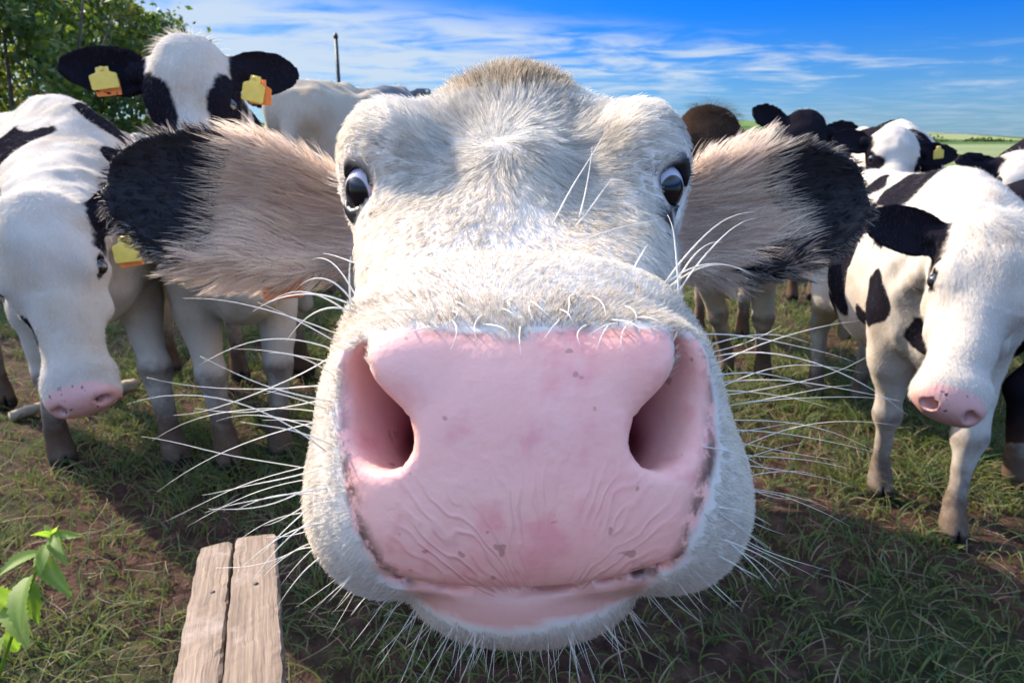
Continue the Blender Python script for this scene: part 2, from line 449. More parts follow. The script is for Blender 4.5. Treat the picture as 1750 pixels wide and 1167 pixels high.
def hills():
    mm, t, out = mat('hillside'); v = objco(t)
    mp = N(t, 'ShaderNodeMapping'); L(t, v, mp.inputs[0]); mp.inputs['Scale'].default_value = (1, 1, 0.0)
    vo = N(t, 'ShaderNodeTexVoronoi', i_Scale=0.0045); L(t, mp.outputs[0], vo.inputs['Vector'])
    ve = N(t, 'ShaderNodeTexVoronoi', feature='DISTANCE_TO_EDGE', i_Scale=0.0045); L(t, mp.outputs[0], ve.inputs['Vector'])
    sc_ = N(t, 'ShaderNodeSeparateColor'); L(t, vo.outputs['Color'], sc_.inputs[0])
    col = ramp(t, sc_.outputs[0], [(0.0, (0.075, 0.12, 0.045)), (0.35, (0.13, 0.19, 0.06)), (0.6, (0.24, 0.25, 0.12)), (0.8, (0.10, 0.15, 0.06))], 'CONSTANT').outputs[0]
    col = mixc(t, mth(t, 'MULTIPLY', noise(t, 0.03, 5, 0.6, v), 0.5), col, (0.07, 0.10, 0.05))
    hg = mth(t, 'SUBTRACT', 1.0, smooth(t, mth(t, 'ADD', ve.outputs[0], mth(t, 'MULTIPLY', noise(t, 0.05, 3, 0.6, v), 0.03)), 0.02, 0.05))
    col = mixc(t, hg, col, (0.022, 0.035, 0.022))
    p = N(t, 'ShaderNodeBsdfPrincipled', i_Roughness=1.0); L(t, col, p.inputs['Base Color']); p.inputs['Specular IOR Level'].default_value = 0.0
    L(t, p.outputs[0], out.inputs[0])
    az = np.radians(np.linspace(-75, 75, 260)); rad = np.linspace(420, 2600, 34)
    el = np.interp(np.degrees(az), [-75, -40, -15, 0, 10, 16, 20, 24, 28, 33, 38, 50, 75], [0.9, 1.5, 1.2, 1.6, 1.7, 1.45, 1.15, 1.0, 0.62, 0.40, 0.25, 0.5, 0.8])
    A, Rr = np.meshgrid(az, rad, indexing='ij'); E = np.repeat(el[:, None], len(rad), 1)
    k = np.clip((Rr-420)/1180, 0, 1); k = k*k*(3-2*k); k = k*np.where(Rr > 1600, np.clip(1-(Rr-1600)/2600, 0, 1), 1)
    X, Y = np.sin(A)*Rr, np.cos(A)*Rr
    nz = fbm(np.stack([X, Y, X*0], -1).reshape(-1, 3), 0.003, 300, 4).reshape(X.shape)
    Z = np.tan(np.radians(E))*1600*k+nz*7*k-0.4
    V = np.stack([X, Y, Z], -1).reshape(-1, 3); a, b = X.shape; i, j = np.meshgrid(np.arange(a-1), np.arange(b-1), indexing='ij'); q = (i*b+j).ravel()
    o = add_mesh('hills', V, np.stack([q, q+1, q+b+1, q+b], -1), mm); o['kind'] = 'structure'; o['label'] = 'low green hills divided into fields'
hills()

def leaf_material(name, cols, transl=0.4):
    mm, t, out = mat(name); c = ramp(t, attr(t, 'shade'), [(k/(len(cols)-1), x) for k, x in enumerate(cols)]).outputs[0]
    p = N(t, 'ShaderNodeBsdfPrincipled', i_Roughness=0.55); L(t, c, p.inputs['Base Color']); p.inputs['Specular IOR Level'].default_value = 0.25
    tr = N(t, 'ShaderNodeBsdfTranslucent'); L(t, mixc(t, 1.0, c, (1.5, 1.6, 0.6), 'MULTIPLY'), tr.inputs[0])
    x = N(t, 'ShaderNodeMixShader', i_0=transl); L(t, p.outputs[0], x.inputs[1]); L(t, tr.outputs[0], x.inputs[2]); L(t, x.outputs[0], out.inputs[0]); return mm
M['leaf'] = leaf_material('hedge_leaf', [(0.018, 0.036, 0.014), (0.05, 0.085, 0.022), (0.11, 0.14, 0.035), (0.20, 0.17, 0.06)])
M['bark'] = simple('bark', (0.075, 0.055, 0.042), 0.9, 0.4, 30, 0.6, 60)
def leaves(c, size, r, up=0.3):
    n = len(c); a = unit(r.normal(0, 1, (n, 3))+np.array([0, 0, -0.2])); b = unit(np.cross(a, r.normal(0, 1, (n, 3))))
    nn = np.cross(a, b); s = size[:, None]
    V = np.stack([c, c+a*s*0.5+b*s*0.28+nn*s*0.06, c+a*s*1.0, c+a*s*0.5-b*s*0.28+nn*s*0.06], 1).reshape(-1, 3)
    F = np.arange(4*n).reshape(n, 4)
    return V, F
def hedge():
    r = np.random.default_rng(21)
    root = thing('hedge', 'tall overgrown green hedge running along the left edge of the field', 'hedge', (-4.2, 6, 0))
    n = 46000; s = r.random(n)
    cx = -4.2-s*0.55; cyy = 5.4+s*4.4
    th = r.uniform(0, 2*math.pi, n); bump_ = 1+0.35*fbm(np.stack([cyy*1.0, th*1.2, th*0], -1), 1.1, 400, 3)
    rad = (0.72+0.28*r.random(n)**0.5)*bump_
    x = cx+np.cos(th)*0.85*rad; z = 1.35+np.sin(th)*1.22*rad; y = cyy+r.normal(0, 0.1, n)
    z = np.where(s > 0.93, z*(1-(s-0.93)*3.5), z)
    ok = z > 0.05; c = np.stack([x, y, z], -1)[ok]
    spr = r.random(len(c)) < 0.06; c[spr] += np.stack([r.normal(0, 0.12, spr.sum()), r.normal(0, 0.1, spr.sum()), np.abs(r.normal(0, 0.28, spr.sum()))], -1)
    V, F = leaves(c, 0.05+0.05*r.random(len(c)), r)
    sh = np.clip(0.45+0.3*fbm(c, 2.2, 410, 3)+0.18*r.normal(0, 1, len(c)), 0, 1)
    o = add_mesh('foliage', V, F, M['leaf'], root, False, dict(shade=np.repeat(sh, 4))); o['kind'] = 'stuff'
    parts = []
    for i in range(34):
        f = (i+r.random())/34; b = np.array([-4.2-f*0.55+r.normal(0, 0.2), 5.4+f*4.2, -0.02]); top = b+np.array([r.normal(0, 0.45), r.normal(0, 0.3), 1.9+0.7*r.random()])
        mid = (b+top)/2+r.normal(0, 0.12, 3); t = np.linspace(0, 1, 7)[:, None]
        v, f_ = tube((1-t)**2*b+2*t*(1-t)*mid+t*t*top, 0.03*(1-0.8*t[:, 0]), 6)
        add_mesh('stem', v, f_, M['bark'], root)
hedge()
def far_hedgerow(name, label, pts, h, seed):
    r = np.random.default_rng(seed); n = 5200; f = r.random(n)
    x = np.interp(f, np.linspace(0, 1, len(pts)), [p[0] for p in pts]); y = np.interp(f, np.linspace(0, 1, len(pts)), [p[1] for p in pts])
    hh = h*(0.75+0.6*vnoise(np.stack([x, y, x*0], -1), 0.05, seed))
    c = np.stack([x+r.normal(0, h*0.3, n), y+r.normal(0, h*0.3, n), r.random(n)*hh], -1)
    V, F = leaves(c, h*(0.25+0.2*r.random(n)), r)
    o = add_mesh(name, V, F, M['leaf'], None, False, dict(shade=np.repeat(np.clip(r.random(n)*0.6, 0, 1), 4)))
    o['label'] = label; o['category'] = 'hedge'
far_hedgerow('far_hedgerow', 'dark distant hedgerow line between the far fields at right', [(330, 700), (430, 640), (560, 600), (700, 560)], 7.0, 31)
def grass():
    r = np.random.default_rng(8)
    # tufts: many blades fanning out of one crown, plus loose blades between
    nt_ = 7200; ty = 0.8+8.6*r.random(nt_)**1.55; tx = (r.random(nt_)*2-1)*(1.0+0.80*ty)
    P = np.stack([tx, ty, tx*0], -1); dens = fbm(P, 1.3, 510, 3)*0.5+0.55
    worn = np.exp(-((tx+0.1)/1.9)**2-((ty-1.2)/1.15)**2)*1.0
    kp = r.random(nt_) < np.clip(dens*1.45-0.18-worn, 0.06, 1); tx, ty, dens = tx[kp], ty[kp], np.clip(dens[kp], 0.2, 1.2)
    nb = 24; lush = np.repeat(np.clip(dens+r.normal(0, 0.2, len(tx)), 0.2, 1.4), nb); spread = np.repeat(0.018+0.05*r.random(len(tx)), nb)
    green = np.repeat(r.random(len(tx)), nb)
    x = np.repeat(tx, nb)+r.normal(0, 1, len(tx)*nb)*spread; y = np.repeat(ty, nb)+r.normal(0, 1, len(tx)*nb)*spread
    az0 = np.arctan2(y-np.repeat(ty, nb), x-np.repeat(tx, nb))+r.normal(0, 0.6, len(x))
    k2 = 30000; y2 = 0.75+9*r.random(k2)**1.6; x2 = (r.random(k2)*2-1)*(1+0.8*y2)
    x = np.concatenate([x, x2]); y = np.concatenate([y, y2]); lush = np.concatenate([lush, 0.25+0.35*r.random(k2)]); green = np.concatenate([green, r.random(k2)])
    az = np.concatenate([az0, r.uniform(0, 6.28, k2)]); n = len(x)
    h = (0.04+0.085*r.random(n)**1.4)*(0.45+0.75*lush)
    lean = 0.45+0.8*r.random(n)
    dr = np.stack([np.cos(az), np.sin(az), 0*az], -1)
    s = np.linspace(0, 1, 4)
    root = np.stack([x, y, ground_z(x, y)-0.004], -1)
    P = root[:, None]+dr[:, None]*(h[:, None]*lean[:, None]*s**1.8)[..., None]+np.array([0, 0, 1.0])*(h[:, None]*(s-0.35*lean[:, None]*s**2.4))[..., None]
    g = np.clip(0.6*green+0.4*r.random(n), 0, 1)[:, None]; c = np.array([0.032, 0.062, 0.016])*(1-g)+np.array([0.19, 0.22, 0.045])*g
    cool = r.random(n) < 0.15; c[cool] = c[cool]*np.array([0.6, 0.95, 1.3])
    dry = r.random(n) < 0.14; c[dry] = np.array([0.30, 0.23, 0.13])*(0.5+0.7*r.random((dry.sum(), 1)))
    rd = np.array([1.0, 0.9, 0.65, 0.1])[None]*((0.0010+0.0012*r.random(n))*(1+0.10*y))[:, None]
    o = add_curves('grass', P, rd, M['grass'], None, c); o['kind'] = 'stuff'; o['label'] = 'short green grass with dry stalks over trampled soil'; o['category'] = 'grass'
    # flattened straw and stalks
    k = 900; y = 0.9+2.6*r.random(k); x = (r.random(k)*2-1)*(0.5+0.8*y); az = r.uniform(0, 6.28, k); ll = 0.05+0.14*r.random(k)**2
    s = np.linspace(0, 1, 5); rt = np.stack([x, y, ground_z(x, y)+0.012+0.02*r.random(k)], -1)
    cv = r.normal(0, 0.35, k)
    dr = np.stack([np.cos(az), np.sin(az), r.normal(0, 0.15, k)], -1); sd = np.stack([-np.sin(az), np.cos(az), np.abs(r.normal(0, 0.3, k))], -1)
    P = rt[:, None]+dr[:, None]*(ll[:, None]*s)[..., None]+sd[:, None]*(ll[:, None]*cv[:, None]*s**2)[..., None]
    o = add_curves('straw', P, np.array([1, 1, 1, 0.8, 0.4])[None]*0.0009, M['grass'], None, np.array([0.36, 0.28, 0.17])*(0.5+0.8*r.random((k, 1)))); o['kind'] = 'stuff'; o['label'] = 'scattered dry straw on the trodden ground'; o['category'] = 'straw'
grass()
# ------------------------------------------------------------------ cattle: shared anatomy
def body_sdf(P, s, legs, neck, neck_r, neck_mid=None):
    """P in the animal's own metres: x forward, y left, z up. legs: {'fl':(dx,dy),...} shift of the hoof"""
    Q = (P/s).astype(np.float32); A = Q.copy(); A[:, 1] = np.abs(A[:, 1])
    d = sup(Q, (-0.02, 0, 0.87), (0.58, 0.25, 0.30), 2.3)
    d = smin(d, ell(Q, (-0.10, 0, 0.76), (0.46, 0.235, 0.26)), 0.08)
    d = smin(d, ell(Q, (0.45, 0, 0.84), (0.24, 0.19, 0.27)), 0.08)
    d = smin(d, ell(Q, (0.56, 0, 0.70), (0.13, 0.10, 0.14)), 0.08)
    d = smin(d, sup(Q, (-0.50, 0, 0.98), (0.27, 0.20, 0.22), 2.3), 0.08)
    d = smin(d, ell(A, (-0.40, 0.185, 1.135), (0.07, 0.055, 0.055)), 0.05)
    d = smin(d, ell(A, (-0.73, 0.06, 1.10), (0.07, 0.06, 0.08)), 0.06)
    d = smin(d, ell(Q, (0.38, 0, 1.13), (0.26, 0.075, 0.12)), 0.08)
    d = smin(d, cone(Q, (-0.66, 0, 1.155), (0.3, 0, 1.18), 0.05, 0.05), 0.07)
    d = smin(d, ell(A, (0.42, 0.155, 0.86), (0.14, 0.075, 0.24)), 0.06)
    d = smin(d, ell(A, (-0.50, 0.145, 0.82), (0.19, 0.095, 0.25)), 0.06)
    d = smin(d, chain(Q, [(-0.76, 0, 1.14), (-0.82, 0, 0.95), (-0.80, 0, 0.62), (-0.79, 0, 0.38)], [0.035, 0.026, 0.02, 0.035], 0.02), 0.03)
    low = Q[:, 2] < 1.0
    if low.any():
        Qa, da = Q, d; Q = Q[low]; d = d[low]
        for key, sx, sy in (('fl', 1, 1), ('fr', 1, -1), ('hl', -1, 1), ('hr', -1, -1)):
            dx, dy = legs.get(key, (0, 0)); dx /= s; dy /= s; y = 0.14*sy
            if sx > 0:
                pts = [(0.40, y, 0.78), (0.40+dx*0.15, y+dy*0.15, 0.60), (0.43+dx*0.6, y+dy*0.55, 0.36), (0.425+dx*0.95, y+dy*0.95, 0.13), (0.44+dx, y+dy, 0.075), (0.465+dx, y+dy, 0.03)]
                rr = [0.10, 0.078, 0.043, 0.031, 0.038, 0.047]
                kn = ell(Q, (0.435+dx*0.6, y+dy*0.55, 0.36), (0.047, 0.046, 0.062))
            else:
                pts = [(-0.46, y, 0.88), (-0.40+dx*0.15, y*1.12+dy*0.15, 0.68), (-0.64+dx*0.75, y+dy*0.7, 0.43), (-0.60+dx*0.95, y+dy*0.95, 0.14), (-0.585+dx, y+dy, 0.075), (-0.56+dx, y+dy, 0.03)]
                rr = [0.15, 0.11, 0.045, 0.032, 0.038, 0.047]
                kn = ell(Q, (-0.645+dx*0.75, y+dy*0.7, 0.44), (0.05, 0.036, 0.06))
            lg = chain(Q, pts, rr, 0.03)
            lg = smin(lg, kn, 0.03)
            hf = pts[-1]
            lg = smax(lg, -(Q[:, 2]-0.002), 0.006)
            # cleft between the claws
            cl = ell(Q, (hf[0]+0.05, hf[1], 0.02), (0.05, 0.006, 0.05)); lg = smax(lg, -cl, 0.006)
            d = smin(d, lg, 0.035)
        da[low] = d; d = da
    d = d*s
    if neck_mid is None: nk = cone(P, (0.46*s, 0, 0.99*s), neck, 0.205*s, neck_r)
    else: nk = chain(P, [(0.46*s, 0, 0.99*s), neck_mid, neck], [0.205*s, (0.165*s+neck_r)/2, neck_r], 0.1)
    return smin(d, nk, 0.12*s)

def basis(fwd, up):
    u = unit(fwd); v = unit(np.asarray(up, float)-u*np.dot(up, u)); w = np.cross(u, v)
    return np.stack([u, v, w])                            # rows: along the face, out of the forehead, sideways
EAR_PROF = ([-0.05, 0.0, 0.12, 0.3, 0.5, 0.72, 0.88, 0.97, 1.03], [0.020, 0.024, 0.038, 0.055, 0.060, 0.052, 0.034, 0.016, 0.003])
def head_sdf(P, o, R, hs, ears):
    """o = top of the poll, R = basis rows, hs = scale, ears = two (lift, sweep) angles, +w side first"""
    q = ((P-np.asarray(o, np.float32))@R.T.astype(np.float32)/hs).astype(np.float32)
    A = q.copy(); A[:, 2] = np.abs(A[:, 2])
    d = ell(q, (0.07, -0.055, 0), (0.105, 0.085, 0.094))
    d = smin(d, ell(q, (0.005, -0.03, 0), (0.042, 0.048, 0.074)), 0.05)
    d = smin(d, ell(A, (0.135, -0.045, 0.068), (0.055, 0.047, 0.038)), 0.035)
    d = smin(d, cone(q, (0.10, -0.075, 0), (0.36, -0.075, 0), 0.083, 0.05), 0.04)
    d = smin(d, cone(q, (0.09, -0.145, 0), (0.37, -0.108, 0), 0.062, 0.036), 0.05)
    d = smin(d, ell(A, (0.14, -0.12, 0.055), (0.09, 0.065, 0.03)), 0.04)
    d = smin(d, sup(q, (0.395, -0.082, 0), (0.058, 0.056, 0.073), 2.5), 0.035)
    d = smin(d, ell(q, (0.385, -0.135, 0), (0.045, 0.028, 0.046)), 0.012)
    ns = cone(A, (0.446, -0.062, 0.054), (0.428, -0.058, 0.030), 0.009, 0.014)
    d = smax(d, -ns, 0.008)
    sock = ell(A, (0.148, -0.052, 0.105), (0.022, 0.017, 0.016)); d = smax(d, -sock, 0.01)
    d = d*hs
    for k, sg in enumerate((1, -1)):
        lift, sweep = ears[k][:2]; ln = ears[k][2] if len(ears[k]) > 2 else 0.19
        ax = np.array([-math.sin(sweep)*math.cos(lift) , math.sin(lift), sg*math.cos(lift)*math.cos(sweep)])
        fc = np.array([0.40, 0.88, sg*0.1])
        base = np.array([0.035, -0.055, sg*0.080])
        axw, fcw, bw = ax@R, fc@R, np.asarray(o)+hs*(base@R)
        e = ear_sdf(P, bw, axw, fcw, ln*hs, (EAR_PROF[0], [x*hs for x in EAR_PROF[1]]), 0.022*hs, 0.005*hs)
        st = cone(P, bw-axw*0.02*hs, bw+axw*0.05*hs, 0.032*hs, 0.022*hs)
        d = smin(d, smin(e, st, 0.02), 0.02)
    return d

M['eye_dark'] = None
def eye_material():
    mm, t, out = mat('dark_eye'); p = N(t, 'ShaderNodeBsdfPrincipled', i_Roughness=0.06); p.inputs['Base Color'].default_value = (0.012, 0.010, 0.012, 1)
    p.inputs['Coat Weight'].default_value = 1.0; L(t, p.outputs[0], out.inputs[0]); return mm
M['eye_dark'] = eye_material()
M['tag_yellow'] = simple('tag_yellow', (0.80, 0.56, 0.10), 0.45, 0.12, 60)
M['tag_orange'] = simple('tag_orange', (0.85, 0.22, 0.03), 0.45, 0.12, 60)

def make_tag(parent, o, down, face, w, h, mtl, notch=True):
    """flat plastic flag with a neck, a stud and rounded corners; o = where it is pinned"""
    down = unit(down); face = unit(np.asarray(face)-down*np.dot(face, down)); side = np.cross(face, down)
    prof = [(-0.22*w, -0.10*h), (0.22*w, -0.10*h), (0.24*w, 0.16*h), (0.46*w, 0.26*h), (0.5*w, 0.32*h), (0.5*w, 0.95*h), (0.46*w, h), (-0.46*w, h), (-0.5*w, 0.95*h), (-0.5*w, 0.32*h), (-0.46*w, 0.26*h), (-0.24*w, 0.16*h)]
    th = 0.0012; n = len(prof)
    V = [o+side*a+down*b+face*(th*sg+0.006*math.sin(b/h*2.5)) for sg in (1, -1) for a, b in prof]
    F = [list(range(n)), list(range(2*n-1, n-1, -1))]+[[i, i+n, (i+1) % n+n, (i+1) % n] for i in range(n)]
    tg = add_mesh('ear_tag', np.array(V), F, mtl, parent, False)
    sv, sf = tube([o-face*0.010, o+face*0.006, o+face*0.0075], [0.006, 0.006, 0.004], 10)
    add_mesh('stud', sv, sf, mtl, tg)
    return tg

def scatter(V, F, Nn, weight, n, r):
    """random roots on quads: positions, normals, face index"""
    a = V[F[:, 0]]; b = V[F[:, 1]]; c = V[F[:, 2]]; d = V[F[:, 3]]
    ar = np.linalg.norm(np.cross(c-a, d-b), axis=-1)*0.5*weight
    cum = np.cumsum(ar); k = np.searchsorted(cum, r.random(n)*cum[-1])
    k = np.minimum(k, len(F)-1)
    u, v = r.random(n)[:, None], r.random(n)[:, None]
    wts = [(1-u)*(1-v), u*(1-v), u*v, (1-u)*v]
    p = sum(wts[j]*V[F[k, j]] for j in range(4)); nn = unit(sum(wts[j]*Nn[F[k, j]] for j in range(4)))
    return p, nn, k
def strands(p, nn, comb, length, lift, r, npt=5, wob=0.15, clump=0.0, csize=0.008, droop=0.0, droopdir=(0, 0, -1)):
    """bent hairs: roots p, normals nn, comb direction, length and lift per hair"""
    n = len(p); t = unit(comb-nn*(comb*nn).sum(-1, keepdims=True))
    side = np.cross(nn, t)
    jx = r.normal(0, wob, n)[:, None]; jn = r.normal(0, wob*0.6, n)[:, None]
    d0 = unit(t*0.6+nn*(lift[:, None]+jn+0.35)+side*jx); d1 = unit(t+nn*(lift[:, None]*0.55+jn*0.7)+side*jx*1.3)
    s = np.linspace(0, 1, npt)
    Lh = length[:, None]
    pts = [p-nn*0.0008]
    cur = p-nn*0.0008
    for i in range(1, npt):
        a = (s[i]+s[i-1])/2
        dr = unit(d0*(1-a)+d1*a+np.asarray(droopdir)*droop*a)
        cur = cur+dr*Lh/(npt-1); pts.append(cur)
    P = np.stack(pts, 1)
    if np.any(np.asarray(clump) > 0):
        jit = np.stack([vnoise(p, 0.7/csize, 5+k) for k in range(3)], -1)*csize*0.5
        key = np.floor((p+jit)/csize).astype(np.int64); key = key[:, 0]*7368787+key[:, 1]*912271+key[:, 2]*31337
        _, inv = np.unique(key, return_inverse=True); inv = inv.ravel()
        cnt = np.bincount(inv)
        tip = np.stack([np.bincount(inv, P[:, -1, k])/cnt for k in range(3)], -1)[inv]
        cdir = unit(np.stack([r.normal(0, 1, len(cnt)) for _ in range(3)], -1))[inv]*csize*0.5
        off = (tip+cdir-P[:, -1])
        P = P+off[:, None]*(clump*(r.random(n)*0.5+0.5))[:, None, None]*(s**1.6)[None, :, None]
    return P

HERD = 'dairy cattle crowding round the camera'
def cow(label, base, heading, s, poll, nose, up=(0, 0, 1), hs=1.0, ears=((0.1, 0.2), (0.1, 0.2)), legs=None, patches=(), whites=(), seed=0,
        fine=0.007, coarse=0.016, headpatch=None, earblack=True, white=None, black=(0.008, 0.007, 0.010), fur=0, dirty=1.0, neck_mid=None, inv=False, neckpatch=()):
    """one cow standing at base (x, y), nose and poll given in world metres"""
    legs = legs or {}
    th = heading; fx = np.array([math.sin(th), math.cos(th), 0.0]); lf = np.array([-fx[1], fx[0], 0.0])   # heading measured from +Y towards +X
    Rl = np.stack([fx, lf, np.array([0, 0, 1.0])])
    b0 = np.array([base[0], base[1], 0.0])
    toL = lambda p: (np.asarray(p)-b0)@Rl.T
    pl, nl = toL(poll), toL(nose); upl = np.asarray(up, float)@Rl.T
    Rh = basis(nl-pl, upl)
    pl = np.asarray(pl)
    neck = pl+Rh[0]*0.05*hs-Rh[1]*0.08*hs
    nm = None if neck_mid is None else toL(neck_mid)
    hc = ((pl+nl)/2).astype(np.float32); hr = (np.abs(nl-pl)/2+0.34*hs).astype(np.float32)
    def fn(P):
        P = P.astype(np.float32)
        d = body_sdf(P, s, legs, neck, 0.095*hs, nm)
        nr = (np.abs(P-hc) < hr).all(1)
        if nr.any(): d[nr] = smin(d[nr], head_sdf(P[nr], pl, Rh, hs, ears), 0.045)
        return d
    lo = np.minimum(pl, nl)-0.24*hs; hi = np.maximum(pl, nl)+0.24*hs
    bl = np.minimum(np.array([-0.92*s, -0.36*s, -0.02]), lo-0.02); bh = np.maximum(np.array([0.80*s, 0.36*s, 1.34*s]), hi+0.02)
    for dx, dy in legs.values():
        bl = np.minimum(bl, [-0.7*s-abs(dx), -0.22*s-abs(dy), 0]); bh = np.maximum(bh, [0.5*s+abs(dx), 0.22*s+abs(dy), 0])
    V, F, g = mesh_field(fn, [grid_axis(bl[k], bh[k], lo[k], hi[k], fine, coarse) for k in range(3)])
    # muscle, folds of skin and the row of ribs under the hide
    rel = 0.0075*fbm(V, 6.5, seed+40, 3)+0.0035*np.clip(fbm(V*np.array([1.0, 1.0, 0.45]), 22, seed+50, 2), -0.6, 1)
    fl = np.clip(1-np.abs(V[:, 0]/s+0.08)/0.36, 0, 1)*np.clip(1-np.abs(V[:, 2]/s-0.92)/0.26, 0, 1)*(np.abs(V[:, 1])/s > 0.12)
    rel = rel+0.006*fl*np.sin((V[:, 0]/s+0.25*V[:, 2]/s)*62)
    nk_ = np.clip((V[:, 0]/s-0.5)/0.15, 0, 1)*np.clip((1.15-V[:, 2]/s)/0.2, 0, 1)
    rel = rel+0.006*nk_*np.sin((V[:, 0]/s*0.8-V[:, 2]/s)*48+3*fbm(V, 4, seed+60, 2))*(np.linalg.norm(V-pl, axis=-1) > 0.2*hs)
    rel = rel*np.clip((np.linalg.norm(V-(pl*0.25+nl*0.75), axis=-1)-0.10*hs)/0.1, 0.25, 1)
    V = (V+g*rel[:, None]*np.clip(V[:, 2:3]/0.3, 0.25, 1)).astype(np.float32)
    # coat fields in the animal's own frame
    q = (V-pl)@Rh.T/hs
    nz = np.stack([fbm(V, 5.0, seed*3+k, 3) for k in range(3)], -1)*0.055
    Vq = V/s+nz
    pt = np.full(len(V), -0.3)
    for (x, y, z, r1, *st) in patches:
        sc = np.array(st) if st else np.ones(3)
        pt = np.maximum(pt, r1-np.linalg.norm((Vq-np.array([x, y, z]))*sc, axis=-1))
    for (x, y, z, r1, *st) in whites:
        sc = np.array(st) if st else np.ones(3)
        pt = np.minimum(pt, np.linalg.norm((Vq-np.array([x, y, z]))*sc, axis=-1)-r1)
    hq = np.stack([q[:, 0], q[:, 1], q[:, 2]], -1)+nz*0.35
    inhead = np.minimum(np.minimum(q[:, 0]+0.02, 0.47-q[:, 0]), 0.135-np.abs(q[:, 2]))
    lat = np.abs(q[:, 2])
    hp = np.full(len(V), -0.3)
    for (u, v, w, r1, *st) in (headpatch or ()):
        sc = np.array(st) if st else np.ones(3)
        hp = np.maximum(hp, r1-np.linalg.norm((hq-np.array([u, v, w]))*sc, axis=-1))
    hp = np.maximum(hp, 0.024-np.linalg.norm((np.stack([q[:, 0], q[:, 1], lat], -1)-np.array([0.148, -0.052, 0.098]))*np.array([0.8, 1.0, 0.7]), axis=-1))
    headzone = (q[:, 0] > -0.03) & (q[:, 0] < 0.48) & (q[:, 1] > -0.24) & (q[:, 1] < 0.08) & (lat < 0.14)
    pt = np.where(headzone, hp, pt)
    if earblack:
        el = (lat > 0.095) & (np.abs(q[:, 0]) < 0.2) & (lat < 0.34) & (q[:, 0] < 0.115) & (q[:, 1] > -0.2)
        pt = np.where(el, np.maximum(np.minimum((lat-0.100)*1.0, 0.08), hp), pt)
    skin = np.clip((q[:, 0]-0.396-0.020*np.clip((lat-0.04)/0.03, 0, 1)+0.35*np.minimum(q[:, 1]+0.05, 0)*0)/0.010, 0, 1)*np.clip((q[:, 1]+0.150)/0.01, 0, 1)
    skin = np.where(lat < 0.085, skin, 0)
    z = V[:, 2]/s
    dirt = np.clip(1.3-(z-0.05)/0.30, 0, 1)*dirty+np.exp(-((z-0.36)/0.035)**2)*0.45*dirty*(V[:, 0] > 0)
    hoof = np.clip((0.058-z)/0.012, 0, 1)
    dirt = np.where(headzone, 0, dirt); hoof = np.where(headzone & (z > 0.2), 0, hoof)
    lb = b0
    toW = lambda v: v@Rl+b0
    root = thing('cow', label, 'cow', lb, HERD)
    Vw = toW(V.astype(float)); Nw = g@Rl
    mt = M['coat'] if white is None else coat_material('coat_tinted', white, black)
    body = add_mesh('body', Vw, F, mt, root, True, dict(patch=pt, skin=skin, dirt=dirt, hoof=hoof))
    for sg in (1, -1):
        c = toW(pl+hs*(np.array([0.148, -0.053, sg*0.0925])@Rh))
        ev, ef = uvsphere(c, 0.0185*hs, 16, 10)
        add_mesh('eye', ev, ef, M['eye_dark'], root)
    if fur:
        r = np.random.default_rng(seed+100)
        cz = V[F[:, 0]]; vis = (Nw[F[:, 0]]*(unit(np.array([0, 0, CAM_H])-Vw[F[:, 0]]))).sum(-1) > -0.35
        wgt = vis*(skin[F[:, 0]] < 0.3)*(z[F[:, 0]] > 0.55)*1.0
        hd = np.linalg.norm(cz-(pl+nl)/2, axis=-1) < 0.34*hs
        wgt = wgt*np.where(hd, 2.2, 1.0)
        p, nn, k = scatter(Vw, F, Nw, wgt, fur, r)
        comb = np.where(hd[k][:, None], (Rh[0]@Rl)[None]*0.25-nn*0+np.array([0, 0, -0.4]), -fx[None]*0.6+np.array([0, 0, -0.6]))
        ptk = pt[F[k, 0]]
        ln = np.where(hd[k], 0.0075, 0.0085)*(0.6+0.8*r.random(fur))*np.where(V[F[k, 0]][:, 2]/s > 1.08, 1.5, 1.0)
        qk = (V[F[k, 0]]-pl)@Rh.T/hs; pol = hd[k] & (qk[:, 0] < 0.045) & (np.abs(qk[:, 2]) < 0.075)
        ln = np.where(pol, ln*(4.5 if seed == 5 else 2.4), ln); wgt_l = np.where(pol, 0.6, 0.16)
        Pp = strands(p, nn, comb, ln, wgt_l, r, 4, 0.25)
        tint = np.where((ptk > 0.0)[:, None], np.array(black)*1.6, np.array([0.70, 0.64, 0.57])*(0.85+0.25*r.random((fur, 1))))
        rd = np.array([0.00028, 0.00024, 0.00016, 0.00004])[None]*(0.8+0.4*r.random((fur, 1)))
        add_curves('fur', Pp, rd, M['hair'], root, tint)
    return root, dict(pl=toW(pl), R=Rh@Rl, hs=hs)
def ear_point(h, sg, lift, sweep, along, ln=0.19):
    ax = np.array([-math.sin(sweep)*math.cos(lift), math.sin(lift), sg*math.cos(lift)*math.cos(sweep)])@h['R']
    return h['pl']+h['hs']*(np.array([0.035, -0.055, sg*0.080])@h['R'])+ax*along*ln*h['hs'], ax
